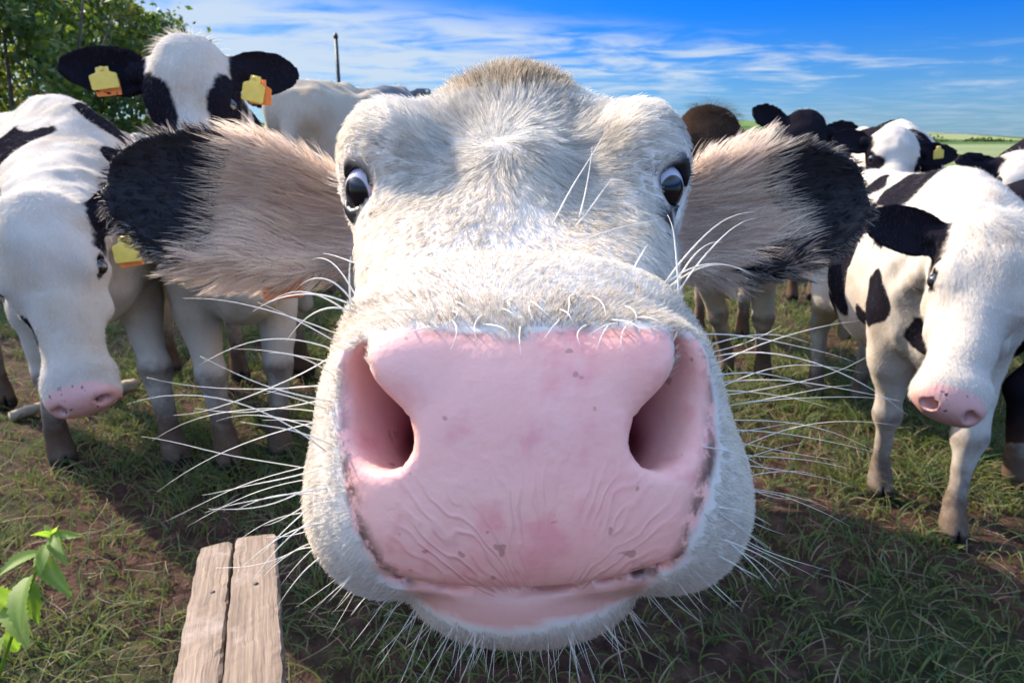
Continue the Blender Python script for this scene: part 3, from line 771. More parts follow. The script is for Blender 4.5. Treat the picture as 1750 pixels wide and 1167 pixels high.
# ------------------------------------------------------------------ the nosy cow in front
def hero():
    Yc = 1.92
    def tolocal(P):
        w = c2w(P); return np.stack([-(w[:, 1]-Yc), w[:, 0], w[:, 2]], -1).astype(np.float32)
    neck_l = tolocal(np.array([[0.0, 0.075, 0.63]]))[0]
    ELp = ([-0.1, 0.0, 0.12, 0.28, 0.5, 0.74, 0.89, 0.97, 1.03], [0.026, 0.031, 0.043, 0.057, 0.066, 0.060, 0.040, 0.020, 0.003])
    ERp = ([-0.1, 0.0, 0.12, 0.28, 0.5, 0.74, 0.89, 0.97, 1.03], [0.026, 0.031, 0.043, 0.055, 0.061, 0.054, 0.036, 0.018, 0.003])
    eb = {0: m(628, 395, 0.615), 1: m(1128, 395, 0.615)}
    et = {0: m(170, 300, 0.57), 1: m(1490, 318, 0.585)}
    efc = {0: np.array([0.10, 0.28, -1.0]), 1: np.array([-0.10, 0.20, -1.0])}
    gz = {0: unit([-0.62, 0.02, -0.78]), 1: unit([0.62, 0.02, -0.78])}
    ec = {0: m(637, 325, 0.528), 1: m(1121, 322, 0.528)}
    ncen = m(890, 735, 0.335)
    def lid(P, k):
        g = gz[k].astype(np.float32); up = unit(np.array([0.0, 1, 0])-gz[k]*gz[k][1]).astype(np.float32); sd = np.cross(up, g)
        q = P-(ec[k]+gz[k]*0.0098).astype(np.float32)
        a = q@sd; b = q@up; c = q@g
        # almond: narrower at the inner corner
        rr = np.sqrt(((a+0.25*b)/0.0140)**2+(b/0.0182)**2)
        return np.sqrt(((rr-1)*0.019)**2+c*c)-(0.0048+0.0034*np.clip((b-0.2*a)/0.02, 0, 1))
    def face(P, cutting=True):
        P = P.astype(np.float32)
        y = P[:, 1]; x = P[:, 0]-ncen[0]
        # muzzle: broad rounded block, narrower above, fuller flews below
        yy = (y-ncen[1]); by = np.where(yy > 0, 0.075, 0.065)
        wx = 0.0908*(1.0-0.012*np.clip(yy/0.08, -1.0, 1))
        q = np.stack([x/wx, yy/by, (P[:, 2]-0.337)/0.087], -1)
        ex = (2.95-0.30*np.tanh(yy/0.025)).astype(np.float32); q = np.abs(q).astype(np.float32)**ex[:, None]; d = (q.sum(-1)**(1/ex)-1)*np.float32(0.075)
        d = smin(d, ell(P, m(672, 856, 0.332), (0.030, 0.038, 0.048)), 0.025)
        d = smin(d, ell(P, m(1136, 848, 0.332), (0.034, 0.038, 0.048)), 0.025)
        # fleshy crest above the nose leather
        d = smin(d, ell(P, m(875, 528, 0.318), (0.066, 0.022, 0.028)), 0.022)
        # back of the muzzle into the bridge of the nose
        d = smin(d, cone(P, (0.004, -0.048, 0.365), (0.003, 0.010, 0.461), 0.060, 0.050), 0.02)
        d = smin(d, cone(P, (0.002, 0.012, 0.457), (0.0, 0.102, 0.534), 0.047, 0.055), 0.022)
        d = smin(d, ell(P, (0.0, 0.115, 0.605), (0.080, 0.076, 0.068)), 0.035)
        d = smin(d, ell(P, (0.002, 0.186, 0.625), (0.042, 0.046, 0.042)), 0.03)
        d = smin(d, ell(P, m(880, 236, 0.600), (0.108, 0.035, 0.044)), 0.04)
        for px, top in ((668, 274), (1088, 276)):
            c = m(px, top, 0.552)
            d = smin(d, ell(P, c, (0.037, 0.044, 0.052)), 0.036)
        for px, px2, sg in ((700, 770, -1), (1060, 1010, 1)):
            d = smin(d, cone(P, m(px, 350, 0.565), m(px2, 640, 0.42), 0.041, 0.052), 0.04)
        d = smin(d, cone(P, (0.0, -0.005, 0.62), m(890, 900, 0.42), 0.088, 0.05), 0.05)
        # lower jaw and chin
        chin = sup(P, m(890, 935, 0.336), (0.057, 0.0360, 0.066), 2.25)
        chin = smin(chin, cone(P, m(890, 900, 0.40), m(890, 820, 0.5), 0.05, 0.06), 0.04)
        d = smin(d, chin, 0.004)
        ym = -0.0955+3.0*x*x+0.05*x
        slit = smax(smax(np.abs(y-ym)-0.0010, P[:, 2]-0.281, 0.004), np.abs(x)-0.058, 0.01)
        d = smax(d, -slit, 0.005)
        # upper corners of the nose leather swell over the nostrils
        d = smin(d, ell(P, m(690, 622, 0.272), (0.023, 0.015, 0.016)), 0.012)
        d = smin(d, ell(P, m(1098, 618, 0.272), (0.023, 0.015, 0.016)), 0.012)
        nz_ = (P[:, 2] < 0.37) & (P[:, 1] < 0.03) & (P[:, 1] > -0.09)
        if cutting and nz_.any():
            Pa, da = P, d; P = P[nz_]; d = d[nz_]
            # nostrils: comma shaped, running in and back under the nose leather
            for path, sg in (([(583, 604, .0050), (582, 650, .0075), (603, 700, .0098), (640, 738, .0108), (672, 762, .0098)], 1),
                             ([(1197, 592, .0050), (1198, 643, .0075), (1176, 700, .0098), (1140, 738, .0108), (1108, 764, .0098)], -1)):
                cut = None
                for a, b in zip(path[:-1], path[1:]):
                    for f in (0.0, 0.5):
                        p_ = [a[k]*(1-f)+b[k]*f for k in range(3)]
                        c1 = cone(P, m(p_[0], p_[1], 0.260), m(p_[0]+185*sg, p_[1]+22, 0.296), p_[2], p_[2]*0.95)
                        cut = c1 if cut is None else smin(cut, c1, 0.005)
                e = path[-1]
                cut = smin(cut, cone(P, m(e[0]+60*sg, e[1]-12, 0.282), m(e[0]+125*sg, e[1]-30, 0.34), 0.0105, 0.012), 0.005)
                d = smax(d, -cut, 0.0058)
            da[nz_] = d; d = da; P = Pa
        # eyes: socket, lids
        for k in (0, 1):
            if not (np.abs(P[:, 0]-np.float32(ec[k][0])) < 0.06).any(): continue
            d = smax(d, -(vlen(P-ec[k].astype(np.float32))-0.0228), 0.012)
            d = smin(d, lid(P, k), 0.009)
            d = smax(d, -(vlen(P-ec[k].astype(np.float32))-0.0206), 0.002)
        return d
    def ear(P, k, ret=False):
        ax = et[k]-eb[k]; Lg = np.linalg.norm(ax)
        return ear_sdf(P.astype(np.float32), eb[k], ax, efc[k], Lg, ELp if k == 0 else ERp, 0.030, 0.005, ret)
    def fn(P):
        d = np.full(len(P), 0.3, np.float32)
        near = (P[:, 2] < 0.80) & (P[:, 1] > -0.30)
        if near.any():
            Q = P[near]; f = face(Q)
            for k in (0, 1):
                ax = unit(et[k]-eb[k]); bk = np.array([0, -0.004, 0.034])
                e = smin(ear(Q, k), cone(Q, eb[k]+bk-ax*0.06, eb[k]+bk+ax*0.03, 0.030, 0.010), 0.015)
                f = smin(f, e, 0.022)
            d[near] = f
        far = P[:, 2] > 0.52
        if far.any():
            b = body_sdf(tolocal(P[far]), 1.0, {'fl': (0.04, 0.0)}, neck_l, 0.105)
            d[far] = smin(d[far], b, 0.06)
        return d
    c = np.array([[0.45, 0.0, -0.55]])
    ax = [grid_axis(-0.46, 0.46, -0.36, 0.36, 0.0036, 0.02), grid_axis(-1.05, 0.56, -0.15, 0.25, 0.0033, 0.02), grid_axis(0.235, 3.2, 0.235, 0.66, 0.0036, 0.02)]
    V, F, g = mesh_field(fn, ax)
    px = 875+FPX*V[:, 0]/V[:, 2]; py = 583.5-FPX*V[:, 1]/V[:, 2]; d = V[:, 2]
    jit = fbm(V, 60, 3, 3)*9
    pad = poly_sd(px+jit*0.5, py+jit*0.5, [(600, 590), (640, 570), (700, 563), (780, 567), (870, 575), (960, 567), (1040, 560), (1110, 560), (1160, 566), (1190, 572), (1208, 612), (1220, 680), (1226, 760), (1218, 812), (1203, 855), (1186, 905), (1172, 950), (1155, 972), (1050, 990), (930, 1004), (800, 1008), (700, 1002), (656, 985), (624, 940), (598, 880), (584, 800), (574, 720), (576, 650), (584, 605)])
    lip = poly_sd(px+jit*0.5, py+jit*0.5, [(690, 1000), (800, 1000), (930, 995), (1050, 980), (1150, 965), (1092, 1012), (1010, 1044), (930, 1066), (870, 1078), (800, 1062), (740, 1042)])
    facing = (g*(-unit(V))).sum(-1)
    front = (d < 0.345) & ((facing > 0.02) | (np.abs(px-890) < 250))
    pinkd = np.where(front, np.maximum(pad, lip), -99)
    # inside of the nostrils stays skin whatever its depth
    pink = np.clip(pinkd/7+0.5, 0, 1)
    lipm = np.where(front, np.clip(lip/6+0.5, 0, 1)*(pad < 0), 0)
    edge = np.where(front, np.exp(-(np.abs(pad-7)/13)**2), 0)*np.clip((py-640)/140, 0.15, 1)*(np.abs(px-890) > 190)
    edge = np.maximum(edge, np.where(front, np.exp(-(np.abs(pad+2)/12)**2)*0.75*(py < 700), 0))
    patch = np.full(len(V), -0.2)
    earm = np.zeros(len(V)); ears_s = np.zeros(len(V)); eart = np.zeros(len(V)); earin = np.zeros(len(V))
    for k in (0, 1):
        dd, s, tt, nn_ = ear(V, k, True)
        on = (dd < 0.006) & (s > 0.02) & (s < 1.1)
        earm[on] = 1; ears_s[on] = s[on]; eart[on] = tt[on]; earin[on] = (nn_ > 0)[on]
        nzz = fbm(V, 22, 31+k, 3)*0.05
        if k == 0: pe = (s-0.60+0.16*np.clip(-tt*0+tt*tt, 0, 1)*np.where(tt > 0, 0.3, -0.6)+nzz)*0.2
        else: pe = (s-0.60+nzz)*0.2
        patch = np.where(on, pe, patch)
    blob = 0.020-np.linalg.norm((V-m(1308, 455, 0.585))*np.array([0.8, 1.2, 0.5]), axis=-1)
    patch = np.maximum(patch, np.where(earm > 0, blob, -1))
    lidm = np.zeros(len(V))
    for k in (0, 1):
        lidm = np.maximum(lidm, np.clip(1-(lid(V.astype(np.float32), k)-0.0035)/0.004, 0, 1)*(np.linalg.norm(V-ec[k], axis=-1) < 0.033))
    # tear streak and dark flecks below the eyes
    st1 = poly_sd(px, py, [(1128, 345), (1150, 358), (1152, 385), (1146, 410), (1138, 408), (1136, 380), (1118, 368)])
    st0 = poly_sd(px, py, [(628, 358), (646, 366), (640, 380), (632, 384)])
    lidm = np.maximum(lidm, np.where((d > 0.42) & (d < 0.60), np.clip(np.maximum(st1, st0)/4+0.5, 0, 1), 0))
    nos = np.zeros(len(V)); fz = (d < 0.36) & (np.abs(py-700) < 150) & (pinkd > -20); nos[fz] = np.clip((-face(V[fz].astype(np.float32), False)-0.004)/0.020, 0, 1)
    lw = tolocal(V)
    dirt = np.clip(1.0-(lw[:, 2]-0.05)/0.3, 0, 1)*(d > 0.8)
    hoof = np.clip((0.058-lw[:, 2])/0.012, 0, 1)*(d > 0.8)
    base = np.array([0, Yc, 0.0])
    root = thing('cow', 'white cow with a huge pink nose pushed right up to the lens', 'cow', base, HERD)
    Vw = c2w(V.astype(float)); Nw = c2w(g)-c2w(np.zeros(3))
    body = add_mesh('body', Vw, F, M['hero'], root, True, dict(patch=patch, pink=pink, lip=lipm, edge=edge, lid=lidm, dirt=dirt, hoof=hoof, earm=earm*earin, nos=nos, lowpad=np.clip((py-740)/150, 0, 1)*np.clip(1.15-np.abs(px-900)/270, 0, 1)*(pad > 2), pa=np.arctan2(px-925, np.maximum(1065-py, 5)), pr=np.hypot(px-925, 1065-py)/100))
    # eyeballs with lens facing sideways and down
    for k in (0, 1):
        ga = unit([-0.58 if k == 0 else 0.52, -0.32, -0.78])
        cw = c2w(ec[k]); aw = c2w(ga)-c2w(np.zeros(3))
        ev, ef = uvsphere(cw, 0.0203, 40, 28, aw)
        ang = np.degrees(np.arccos(np.clip((unit(ev-cw)*aw).sum(-1), -1, 1)))
        med = np.array([1, 0, -0.25]) if k == 0 else np.array([-1, 0, -0.25])
        medw = c2w(unit(med))-c2w(np.zeros(3))
        red = np.clip(((unit(ev-cw)*medw).sum(-1)-0.30)/0.14, 0, 1)
        eo = add_mesh('eye', ev, ef, M['eyeball'], root, True, dict(ang=ang, red=red))
    if 'nofur' in DEV: return root
    r = np.random.default_rng(5)
    # ---- coat hair on the head, ears and neck
    fc = F[:, 0]
    dens = (pink[fc] < 0.35)*(lidm[fc] < 0.3)*(d[fc] < 1.15)*1.0
    vis = (g[fc]*(-unit(V[fc]))).sum(-1) > -0.45
    dens = dens*vis*np.where(d[fc] < 0.37, 2.6, 1.0)*np.where(d[fc] > 0.72, 0.1, 1.0)
    dens = dens*np.where(earm[fc] > 0, np.where(earin[fc] > 0, np.where(np.abs(eart[fc]) > 0.84, 1.0, np.where(patch[fc] > 0, 0.5, 0.24)), 0.5), 1.0)
    n = 60000 if 'lowfur' in DEV else 230000
    p, nn, k = scatter(V.astype(float), F, g, dens, n, r)
    kv = F[k, 0]
    pxr = 875+FPX*p[:, 0]/p[:, 2]; pyr = 583.5-FPX*p[:, 1]/p[:, 2]; dr = p[:, 2]
    whorl = m(852, 248, 0.50)
    # away from the whorl on the forehead, with a slight spiral; away from the nose on the muzzle
    vw = p-whorl; c_head = unit(vw)+0.45*np.cross(nn, unit(vw))*np.exp(-(np.linalg.norm(vw, axis=-1)/0.035)**2)[:, None]
    c_muz = unit((p-m(890, 760, 0.27))*np.array([1, 1, 0.6]))
    bm = np.clip((dr-0.375)/0.03, 0, 1)[:, None]
    comb = c_head*bm+c_muz*(1-bm)
    comb = comb+0.35*np.stack([vnoise(p, 38, 50+j) for j in range(3)], -1)
    ln = 0.0046+0.0052*np.clip((dr-0.37)/0.10, 0, 1)
    fore = np.exp(-(((pxr-870)/170)**2+((pyr-230)/75)**2))*(dr > 0.44)
    ln = ln+0.010*fore
    tuft = np.clip((p[:, 1]-0.190)/0.02, 0, 1)*np.clip((0.062-np.abs(p[:, 0]))/0.02, 0, 1)*(dr > 0.55)
    ln = ln+0.012*tuft
    # narrow strip just above the nose leather: longer tousled bristles
    pd_ = pinkd[kv]; strip = (pd_ < 0)*(pd_ > -60)*(pyr < 600)*(dr < 0.34)
    ln = ln+0.0015*strip
    eye_near = np.minimum(np.linalg.norm(p-ec[0], axis=-1), np.linalg.norm(p-ec[1], axis=-1))
    ln = ln*np.clip((eye_near-0.016)/0.03, 0.35, 1)
    lift = np.full(n, 0.06); lift = lift+0.35*tuft+0.08*fore+0.05*strip+np.where(dr < 0.37, 0.10, 0)
    # ears: long silky hair in the hollow, short on the dark tips
    onear = earm[kv] > 0
    for k_ in (0, 1):
        axu = unit(et[k_]-eb[k_]); sel = onear & ((p[:, 0] < 0) == (k_ == 0))
        fcu = unit(efc[k_]-axu*np.dot(efc[k_], axu)); sd = np.cross(fcu, axu)
        c = axu[None]*1.0+sd[None]*(eart[kv][sel]*0.55)[:, None]+0.55*np.stack([vnoise(p[sel], 26, 60+j) for j in range(3)], -1)
        comb[sel] = c
        s_ = ears_s[kv][sel]; inn = earin[kv][sel] > 0; blk = patch[kv][sel] > 0.004
        ln[sel] = np.where(inn & ~blk, 0.042*(0.6+0.5*np.clip(1-np.abs(s_-0.35)/0.5, 0, 1)), np.where(blk, 0.007, 0.013))
        rim = np.abs(eart[kv][sel]) > 0.86
        ln[sel] = np.where(rim, np.where(blk, 0.013, 0.026), ln[sel])
        lift[sel] = np.where(rim, 0.45, np.where(inn, 0.30, 0.18))
    ln = ln*(0.6+0.75*r.random(n))
    isb = patch[kv] > 0.0
    clump = 0.62
    clump = np.where(onear, 0.75, np.where(dr < 0.385, 0.0, 0.5))
    Pp = strands(p, nn, comb, ln, lift, r, 6, 0.16, clump, 0.0075, 0.10, w2c(np.array([0, 0, CAM_H-1.0]))*0+np.array([0, -1.0, 0]))
    tone = 0.88+0.22*fbm(p, 24, 90, 3)-0.22*np.clip(fbm(p*np.array([1.0, 0.35, 0.35]), 120, 95, 2)-0.1, 0, 1)*(dr > 0.38)
    cream = np.clip(0.38+0.5*fbm(p, 14, 77, 3)+0.40*(dr < 0.385)+0.9*tuft, 0, 1)[:, None]
    wht = np.array([0.88, 0.83, 0.755])*(1-cream)+np.array([0.86, 0.745, 0.60])*cream
    tint = wht*np.clip(tone+0.12*r.normal(0, 1, n), 0.5, 1.06)[:, None]
    er = onear & ~isb; tint[er] = tint[er]*np.array([1.16, 1.0, 0.90])
    tint = np.where((tuft > 0.6)[:, None] & (r.random(n) < 0.30)[:, None], np.array([0.20, 0.145, 0.10]), tint)
    tint = np.where((tuft > 0.3)[:, None], tint*np.array([0.86, 0.76, 0.62]), tint)
    dk = strip & (r.random(n) < 0.12); tint[dk] = np.array([0.46, 0.34, 0.25])
    tint = np.where(isb[:, None], np.array([0.013, 0.011, 0.015])*(0.7+0.9*r.random((n, 1))), tint)
    rimb = isb & onear & (np.abs(eart[kv]) > 0.9); tint[rimb & (r.random(n) < 0.4)] = np.array([0.45, 0.38, 0.32])
    base_r = np.where(dr < 0.37, 0.00010, 0.00017)
    base_r = np.where(onear, 0.00020, base_r)
    rd = base_r[:, None]*np.array([1.0, 1.0, 0.95, 0.8, 0.55, 0.12])[None]*(0.75+0.5*r.random((n, 1)))
    add_curves('fur', c2w(Pp), rd, M['hair'], root, np.clip(tint, 0, 1))
    # ---- whiskers: one object each
    def wisk(p0, p1, sag, r0=0.00030, curl=0.0):
        t = np.linspace(0, 1, 12)[:, None]; p0 = np.asarray(p0); p1 = np.asarray(p1)
        mid = (p0+p1)/2+np.asarray(sag)
        pts = (1-t)**2*p0+2*t*(1-t)*mid+t*t*p1
        wob = unit(np.cross(p1-p0, r.normal(0, 1, 3)))*np.linalg.norm(p1-p0)*0.012
        pts = pts+np.sin(t*7+r.random()*6)*wob*t
        v, f = tube(c2w(pts), r0*(1-0.85*t[:, 0]**1.4), 5)
        add_mesh('whisker', v, f, M['whisker'], root)
    def surf(px_, py_, side):
        """a root on the flank of the muzzle near this direction"""
        cand = (d < 0.40)
        q = (np.abs(px-px_)*0.8+np.abs(py-py_))+np.where(cand, 0, 1e6)
        return V[np.argmin(q)].astype(float)
    for side in (-1, 1):
        nW = 36
        for i in range(nW):
            f = (i+r.random()*0.8)/nW
            y0 = 560+395*f**0.85
            x0 = (548 if side < 0 else 1228)+side*(18 if y0 > 800 else 0)-side*r.random()*34
            ang = math.radians(-8+48*f**1.7+r.normal(0, 13))            # below the horizontal
            ll = (330 if f < 0.6 else 210)*(0.35+0.75*r.random()**1.2)
            p0 = surf(x0, y0, side); d1 = p0[2]+r.normal(0.0, 0.02)
            x1 = x0+side*ll*math.cos(ang); y1 = y0+ll*math.sin(ang)
            p1 = m(x1, y1, max(d1, 0.26))
            sg = np.array([0, (0.002+0.018*r.random())*(1 if r.random() < 0.75 else -0.7), -0.012*r.random()])*(ll/300)
            wisk(p0, p1, sg)
        for i in range(6):                                              # upper lip corner, standing up and out
            x0 = 600+i*2 if side < 0 else 1150+i*8; y0 = 545-i*6 if side < 0 else 470+i*9
            a = math.radians(-25+r.normal(0, 32)); ll = 70+110*r.random()
            p0 = surf(x0, y0, side); x1 = x0+side*ll*math.cos(a); y1 = y0+ll*math.sin(a)
            wisk(p0, m(x1, y1, p0[2]+0.01*r.normal()), np.array([0, 0.014, -0.004]), 0.00048)
    for (xa, ya, xb, yb, sx, sy) in ((945, 382, 1036, 226, 0.0, 0.004), (985, 385, 1046, 302, 0.002, 0), (975, 418, 1136, 372, 0, 0.003), (990, 372, 1012, 250, 0.002, 0), (668, 444, 552, 434, 0, 0.001), (815, 470, 702, 498, 0, 0.003), (1080, 455, 1110, 418, 0, 0.004), (700, 690+250, 610, 1010, -0.004, -0.002), (690, 960, 600, 1050, -0.004, 0)):
        p0 = surf(xa, max(ya, 470), 0); wisk(m(xa, ya, p0[2]+0.02) if ya < 440 else p0, m(xb, yb, p0[2]+0.03), np.array([sx, sy, 0]), 0.00055)
    for i in range(26):                                                 # tousled bristles on top of the nose
        x0 = 700+400*r.random(); y0 = 500+60*r.random(); p0 = surf(x0, y0, 0)
        a = math.radians(r.normal(80, 45)); ll = 25+40*r.random()
        wisk(p0, m(x0+ll*math.cos(a), y0+ll*math.sin(a), p0[2]-0.012), np.array([0.004*r.normal(), 0.003, -0.006]), 0.00036)
    # ---- bristles hanging from chin and lips
    nb = 120
    ang = r.uniform(-1, 1, nb); xs_ = 890+ang*300
    ys_ = 1085-120*np.abs(ang)**2.2
    roots = np.array([surf(a, b, 0) for a, b in zip(xs_, ys_)])
    dirn = unit(np.stack([ang*0.9+r.normal(0, 0.22, nb), -np.ones(nb), r.normal(0.0, 0.35, nb)], -1))
    lb = 0.008+0.022*r.random(nb)**1.3
    s = np.linspace(0, 1, 6)
    P2 = roots[:, None]+dirn[:, None]*(lb[:, None]*s)[..., None]+np.stack([ang*0.2, -0.0*ang, r.normal(0, 0.3, nb)], -1)[:, None]*(lb[:, None]*s**2)[..., None]*0.4
    add_curves('chin_bristles', c2w(P2), np.array([1, 1, 0.9, 0.75, 0.5, 0.12])[None]*0.00014, M['hair'], root, np.tile([0.85, 0.80, 0.72], (nb, 1)))
    # lashes round the eyes
    for k_ in (0, 1):
        nl_ = 60; t = r.uniform(0.15, math.pi-0.15, nl_); g0 = gz[k_]; up = unit(np.array([0, 1.0, 0])-g0*g0[1]); sd = np.cross(up, g0)
        rt = ec[k_]+g0*0.0125+sd*np.cos(t)[:, None]*0.0200+up*np.sin(t)[:, None]*0.019
        dn = unit(g0*0.8+sd*np.cos(t)[:, None]*0.6+up*(np.sin(t)[:, None]*0.35-0.45)+r.normal(0, 0.12, (nl_, 3)))
        P3 = rt[:, None]+dn[:, None]*(0.014*(0.6+0.6*r.random(nl_))[:, None]*s)[..., None]+np.array([0, 0.005, 0])*(s**2)[None, :, None]
        add_curves('eyelashes', c2w(P3), np.array([1, 1, 0.9, 0.75, 0.5, 0.12])[None]*0.00020, M['hair'], root, np.tile([0.03, 0.025, 0.025] if k_ else [0.75, 0.7, 0.62], (nl_, 1)))
    # orange tag, half hidden under the ear
    ax0 = unit(et[0]-eb[0])
    make_tag(root, c2w(m(482, 452, 0.605)), c2w(np.array([0.1, -1, 0]))-c2w(np.zeros(3)), c2w(np.array([0, 0.1, -1]))-c2w(np.zeros(3)), 0.034, 0.030, M['tag_orange'])
    return root

def hero_material():
    mm, t, out = mat('hero_coat'); v = objco(t)
    streak = noise(t, 160, 3, 0.6, v)
    wc = mixc(t, streak, (0.66, 0.56, 0.48), (0.76, 0.67, 0.59))
    earc = mixc(t, noise(t, 30, 3, 0.5, v), (0.62, 0.37, 0.28), (0.74, 0.52, 0.42))
    wc = mixc(t, attr(t, 'earm'), wc, earc)
    pn = mth(t, 'MULTIPLY', mth(t, 'SUBTRACT', noise(t, 90, 3, 0.6, v), 0.5), 0.01)
    pm = smooth(t, mth(t, 'ADD', attr(t, 'patch'), pn), -0.003, 0.003)
    col = mixc(t, pm, wc, (0.013, 0.011, 0.016))
    # nose leather
    n1 = noise(t, 14, 4, 0.55, v); n2 = noise(t, 45, 3, 0.6, v)
    pk = ramp(t, n1, [(0.30, (0.96, 0.41, 0.33)), (0.55, (0.98, 0.47, 0.38)), (0.75, (0.98, 0.53, 0.43))]).outputs[0]
    pk = mixc(t, smooth(t, n2, 0.50, 0.72), pk, (0.92, 0.34, 0.30))
    speck = smooth(t, noise(t, 120, 2, 0.5, v), 0.685, 0.72)
    pk = mixc(t, mth(t, 'MULTIPLY', speck, 0.55), pk, (0.33, 0.13, 0.11))
    pk = mixc(t, attr(t, 'lip'), pk, (0.72, 0.36, 0.29))
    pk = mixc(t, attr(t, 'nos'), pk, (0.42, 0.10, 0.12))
    dn = mth(t, 'MULTIPLY', attr(t, 'edge'), smooth(t, noise(t, 80, 4, 0.7, v), 0.40, 0.56))
    pk = mixc(t, mth(t, 'MULTIPLY', dn, 0.95), pk, (0.10, 0.055, 0.04))
    pinkf = attr(t, 'pink')
    col = mixc(t, pinkf, col, pk)
    col = mixc(t, attr(t, 'lid'), col, (0.012, 0.010, 0.011))
    dirt = smooth(t, mth(t, 'ADD', attr(t, 'dirt'), mth(t, 'MULTIPLY', mth(t, 'SUBTRACT', noise(t, 18, 5, 0.7, v), 0.5), 0.7)), 0.25, 0.75)
    col = mixc(t, mth(t, 'MULTIPLY', dirt, 0.85), col, (0.085, 0.052, 0.035)); col = mixc(t, attr(t, 'hoof'), col, (0.035, 0.028, 0.024))
    p = N(t, 'ShaderNodeBsdfPrincipled'); L(t, col, p.inputs['Base Color'])
    
    wet = mth(t, 'MULTIPLY', pinkf, smooth(t, noise(t, 9, 4, 0.6, v), 0.30, 0.62))
    rr = mth(t, 'SUBTRACT', 0.72, mth(t, 'MULTIPLY', pinkf, 0.18)); rr = mth(t, 'SUBTRACT', rr, mth(t, 'MULTIPLY', wet, 0.22))
    rr = mth(t, 'SUBTRACT', rr, mth(t, 'MULTIPLY', attr(t, 'lid'), 0.35))
    L(t, rr, p.inputs['Roughness'])
    wet2 = mth(t, 'MULTIPLY', pinkf, smooth(t, noise(t, 16, 4, 0.65, v), 0.40, 0.58)); L(t, mth(t, 'MULTIPLY', wet2, 0.7), p.inputs['Coat Weight']); p.inputs['Coat Roughness'].default_value = 0.10
    # cobbled nose leather: fine branching creases
    ds = N(t, 'ShaderNodeVectorMath', operation='ADD'); L(t, v, ds.inputs[0])
    nv = N(t, 'ShaderNodeTexNoise', i_Scale=40.0, i_Detail=2.0); L(t, v, nv.inputs['Vector'])
    sc = N(t, 'ShaderNodeVectorMath', operation='SCALE'); L(t, nv.outputs['Color'], sc.inputs[0]); sc.inputs['Scale'].default_value = 0.012
    L(t, sc.outputs[0], ds.inputs[1])
    mp = N(t, 'ShaderNodeMapping'); L(t, ds.outputs[0], mp.inputs[0]); mp.inputs['Scale'].default_value = (1.6, 1.0, 0.6)
    vo = N(t, 'ShaderNodeTexVoronoi', feature='DISTANCE_TO_EDGE', i_Scale=85.0); L(t, mp.outputs[0], vo.inputs['Vector'])
    cre = smooth(t, vo.outputs[0], 0.0, 0.12)
    pc = N(t, 'ShaderNodeCombineXYZ'); L(t, mth(t, 'MULTIPLY', attr(t, 'pa'), 6.5), pc.inputs[0]); L(t, mth(t, 'MULTIPLY', attr(t, 'pr'), 1.15), pc.inputs[1])
    wr = noise(t, 0.55, 2, 0.5, pc.outputs[0])
    wv = mth(t, 'SINE', mth(t, 'ADD', mth(t, 'MULTIPLY', attr(t, 'pa'), 46.0), mth(t, 'MULTIPLY', wr, 34.0)))
    wl = mth(t, 'POWER', mth(t, 'ADD', mth(t, 'MULTIPLY', wv, 0.5), 0.5), 3.0)
    wl = mth(t, 'MULTIPLY', wl, mth(t, 'MULTIPLY', attr(t, 'lowpad'), smooth(t, noise(t, 26, 2, 0.5, v), 0.36, 0.62)))
    lowz = smooth(t, mth(t, 'ADD', noise(t, 22, 2, 0.5, v), mth(t, 'MULTIPLY', attr(t, 'lowpad'), 0.55)), 0.62, 1.0)
    h = mth(t, 'ADD', mth(t, 'MULTIPLY', wl, -0.9), mth(t, 'ADD', mth(t, 'MULTIPLY', noise(t, 260, 3, 0.6, v), 0.35), mth(t, 'MULTIPLY', noise(t, 55, 3, 0.5, v), 0.8)))
    L(t, mixc(t, mth(t, 'MULTIPLY', wl, 0.16), col, (0.62, 0.22, 0.22)), p.inputs['Base Color'])
    b = N(t, 'ShaderNodeBump', i_Distance=0.0020); L(t, h, b.inputs['Height']); L(t, mth(t, 'MULTIPLY', pinkf, 0.42), b.inputs['Strength'])
    L(t, b.outputs[0], p.inputs['Normal'])
    p.inputs['Specular IOR Level'].default_value = 0.35
    L(t, p.outputs[0], out.inputs[0]); return mm
def eyeball_material():
    mm, t, out = mat('eyeball'); a = attr(t, 'ang'); v = objco(t)
    sc = mixc(t, noise(t, 90, 3, 0.6, v), (0.40, 0.36, 0.42), (0.50, 0.46, 0.53))
    sc = mixc(t, attr(t, 'red'), sc, (0.62, 0.22, 0.26))
    ir = ramp(t, mth(t, 'DIVIDE', a, 90.0), [(0.0, (0.004, 0.004, 0.006)), (0.34, (0.006, 0.005, 0.007)), (0.40, (0.03, 0.02, 0.015)), (0.52, (0.022, 0.016, 0.016))]).outputs[0]
    col = mixc(t, smooth(t, a, 35, 38), ir, sc)
    p = N(t, 'ShaderNodeBsdfPrincipled', i_Roughness=0.05); L(t, col, p.inputs['Base Color']); p.inputs['Specular IOR Level'].default_value = 0.4
    L(t, p.outputs[0], out.inputs[0]); return mm
def whisker_material():
    mm, t, out = mat('whisker'); v = objco(t)
    c = mixc(t, noise(t, 200, 2, 0.5, v), (0.82, 0.76, 0.66), (0.92, 0.89, 0.82))
    p = N(t, 'ShaderNodeBsdfPrincipled', i_Roughness=0.35); L(t, c, p.inputs['Base Color'])
    tr = N(t, 'ShaderNodeBsdfTranslucent'); L(t, c, tr.inputs[0])
    x = N(t, 'ShaderNodeMixShader', i_0=0.35); L(t, p.outputs[0], x.inputs[1]); L(t, tr.outputs[0], x.inputs[2]); L(t, x.outputs[0], out.inputs[0]); return mm
M['hero'] = hero_material(); M['eyeball'] = eyeball_material(); M['whisker'] = whisker_material()
hero()
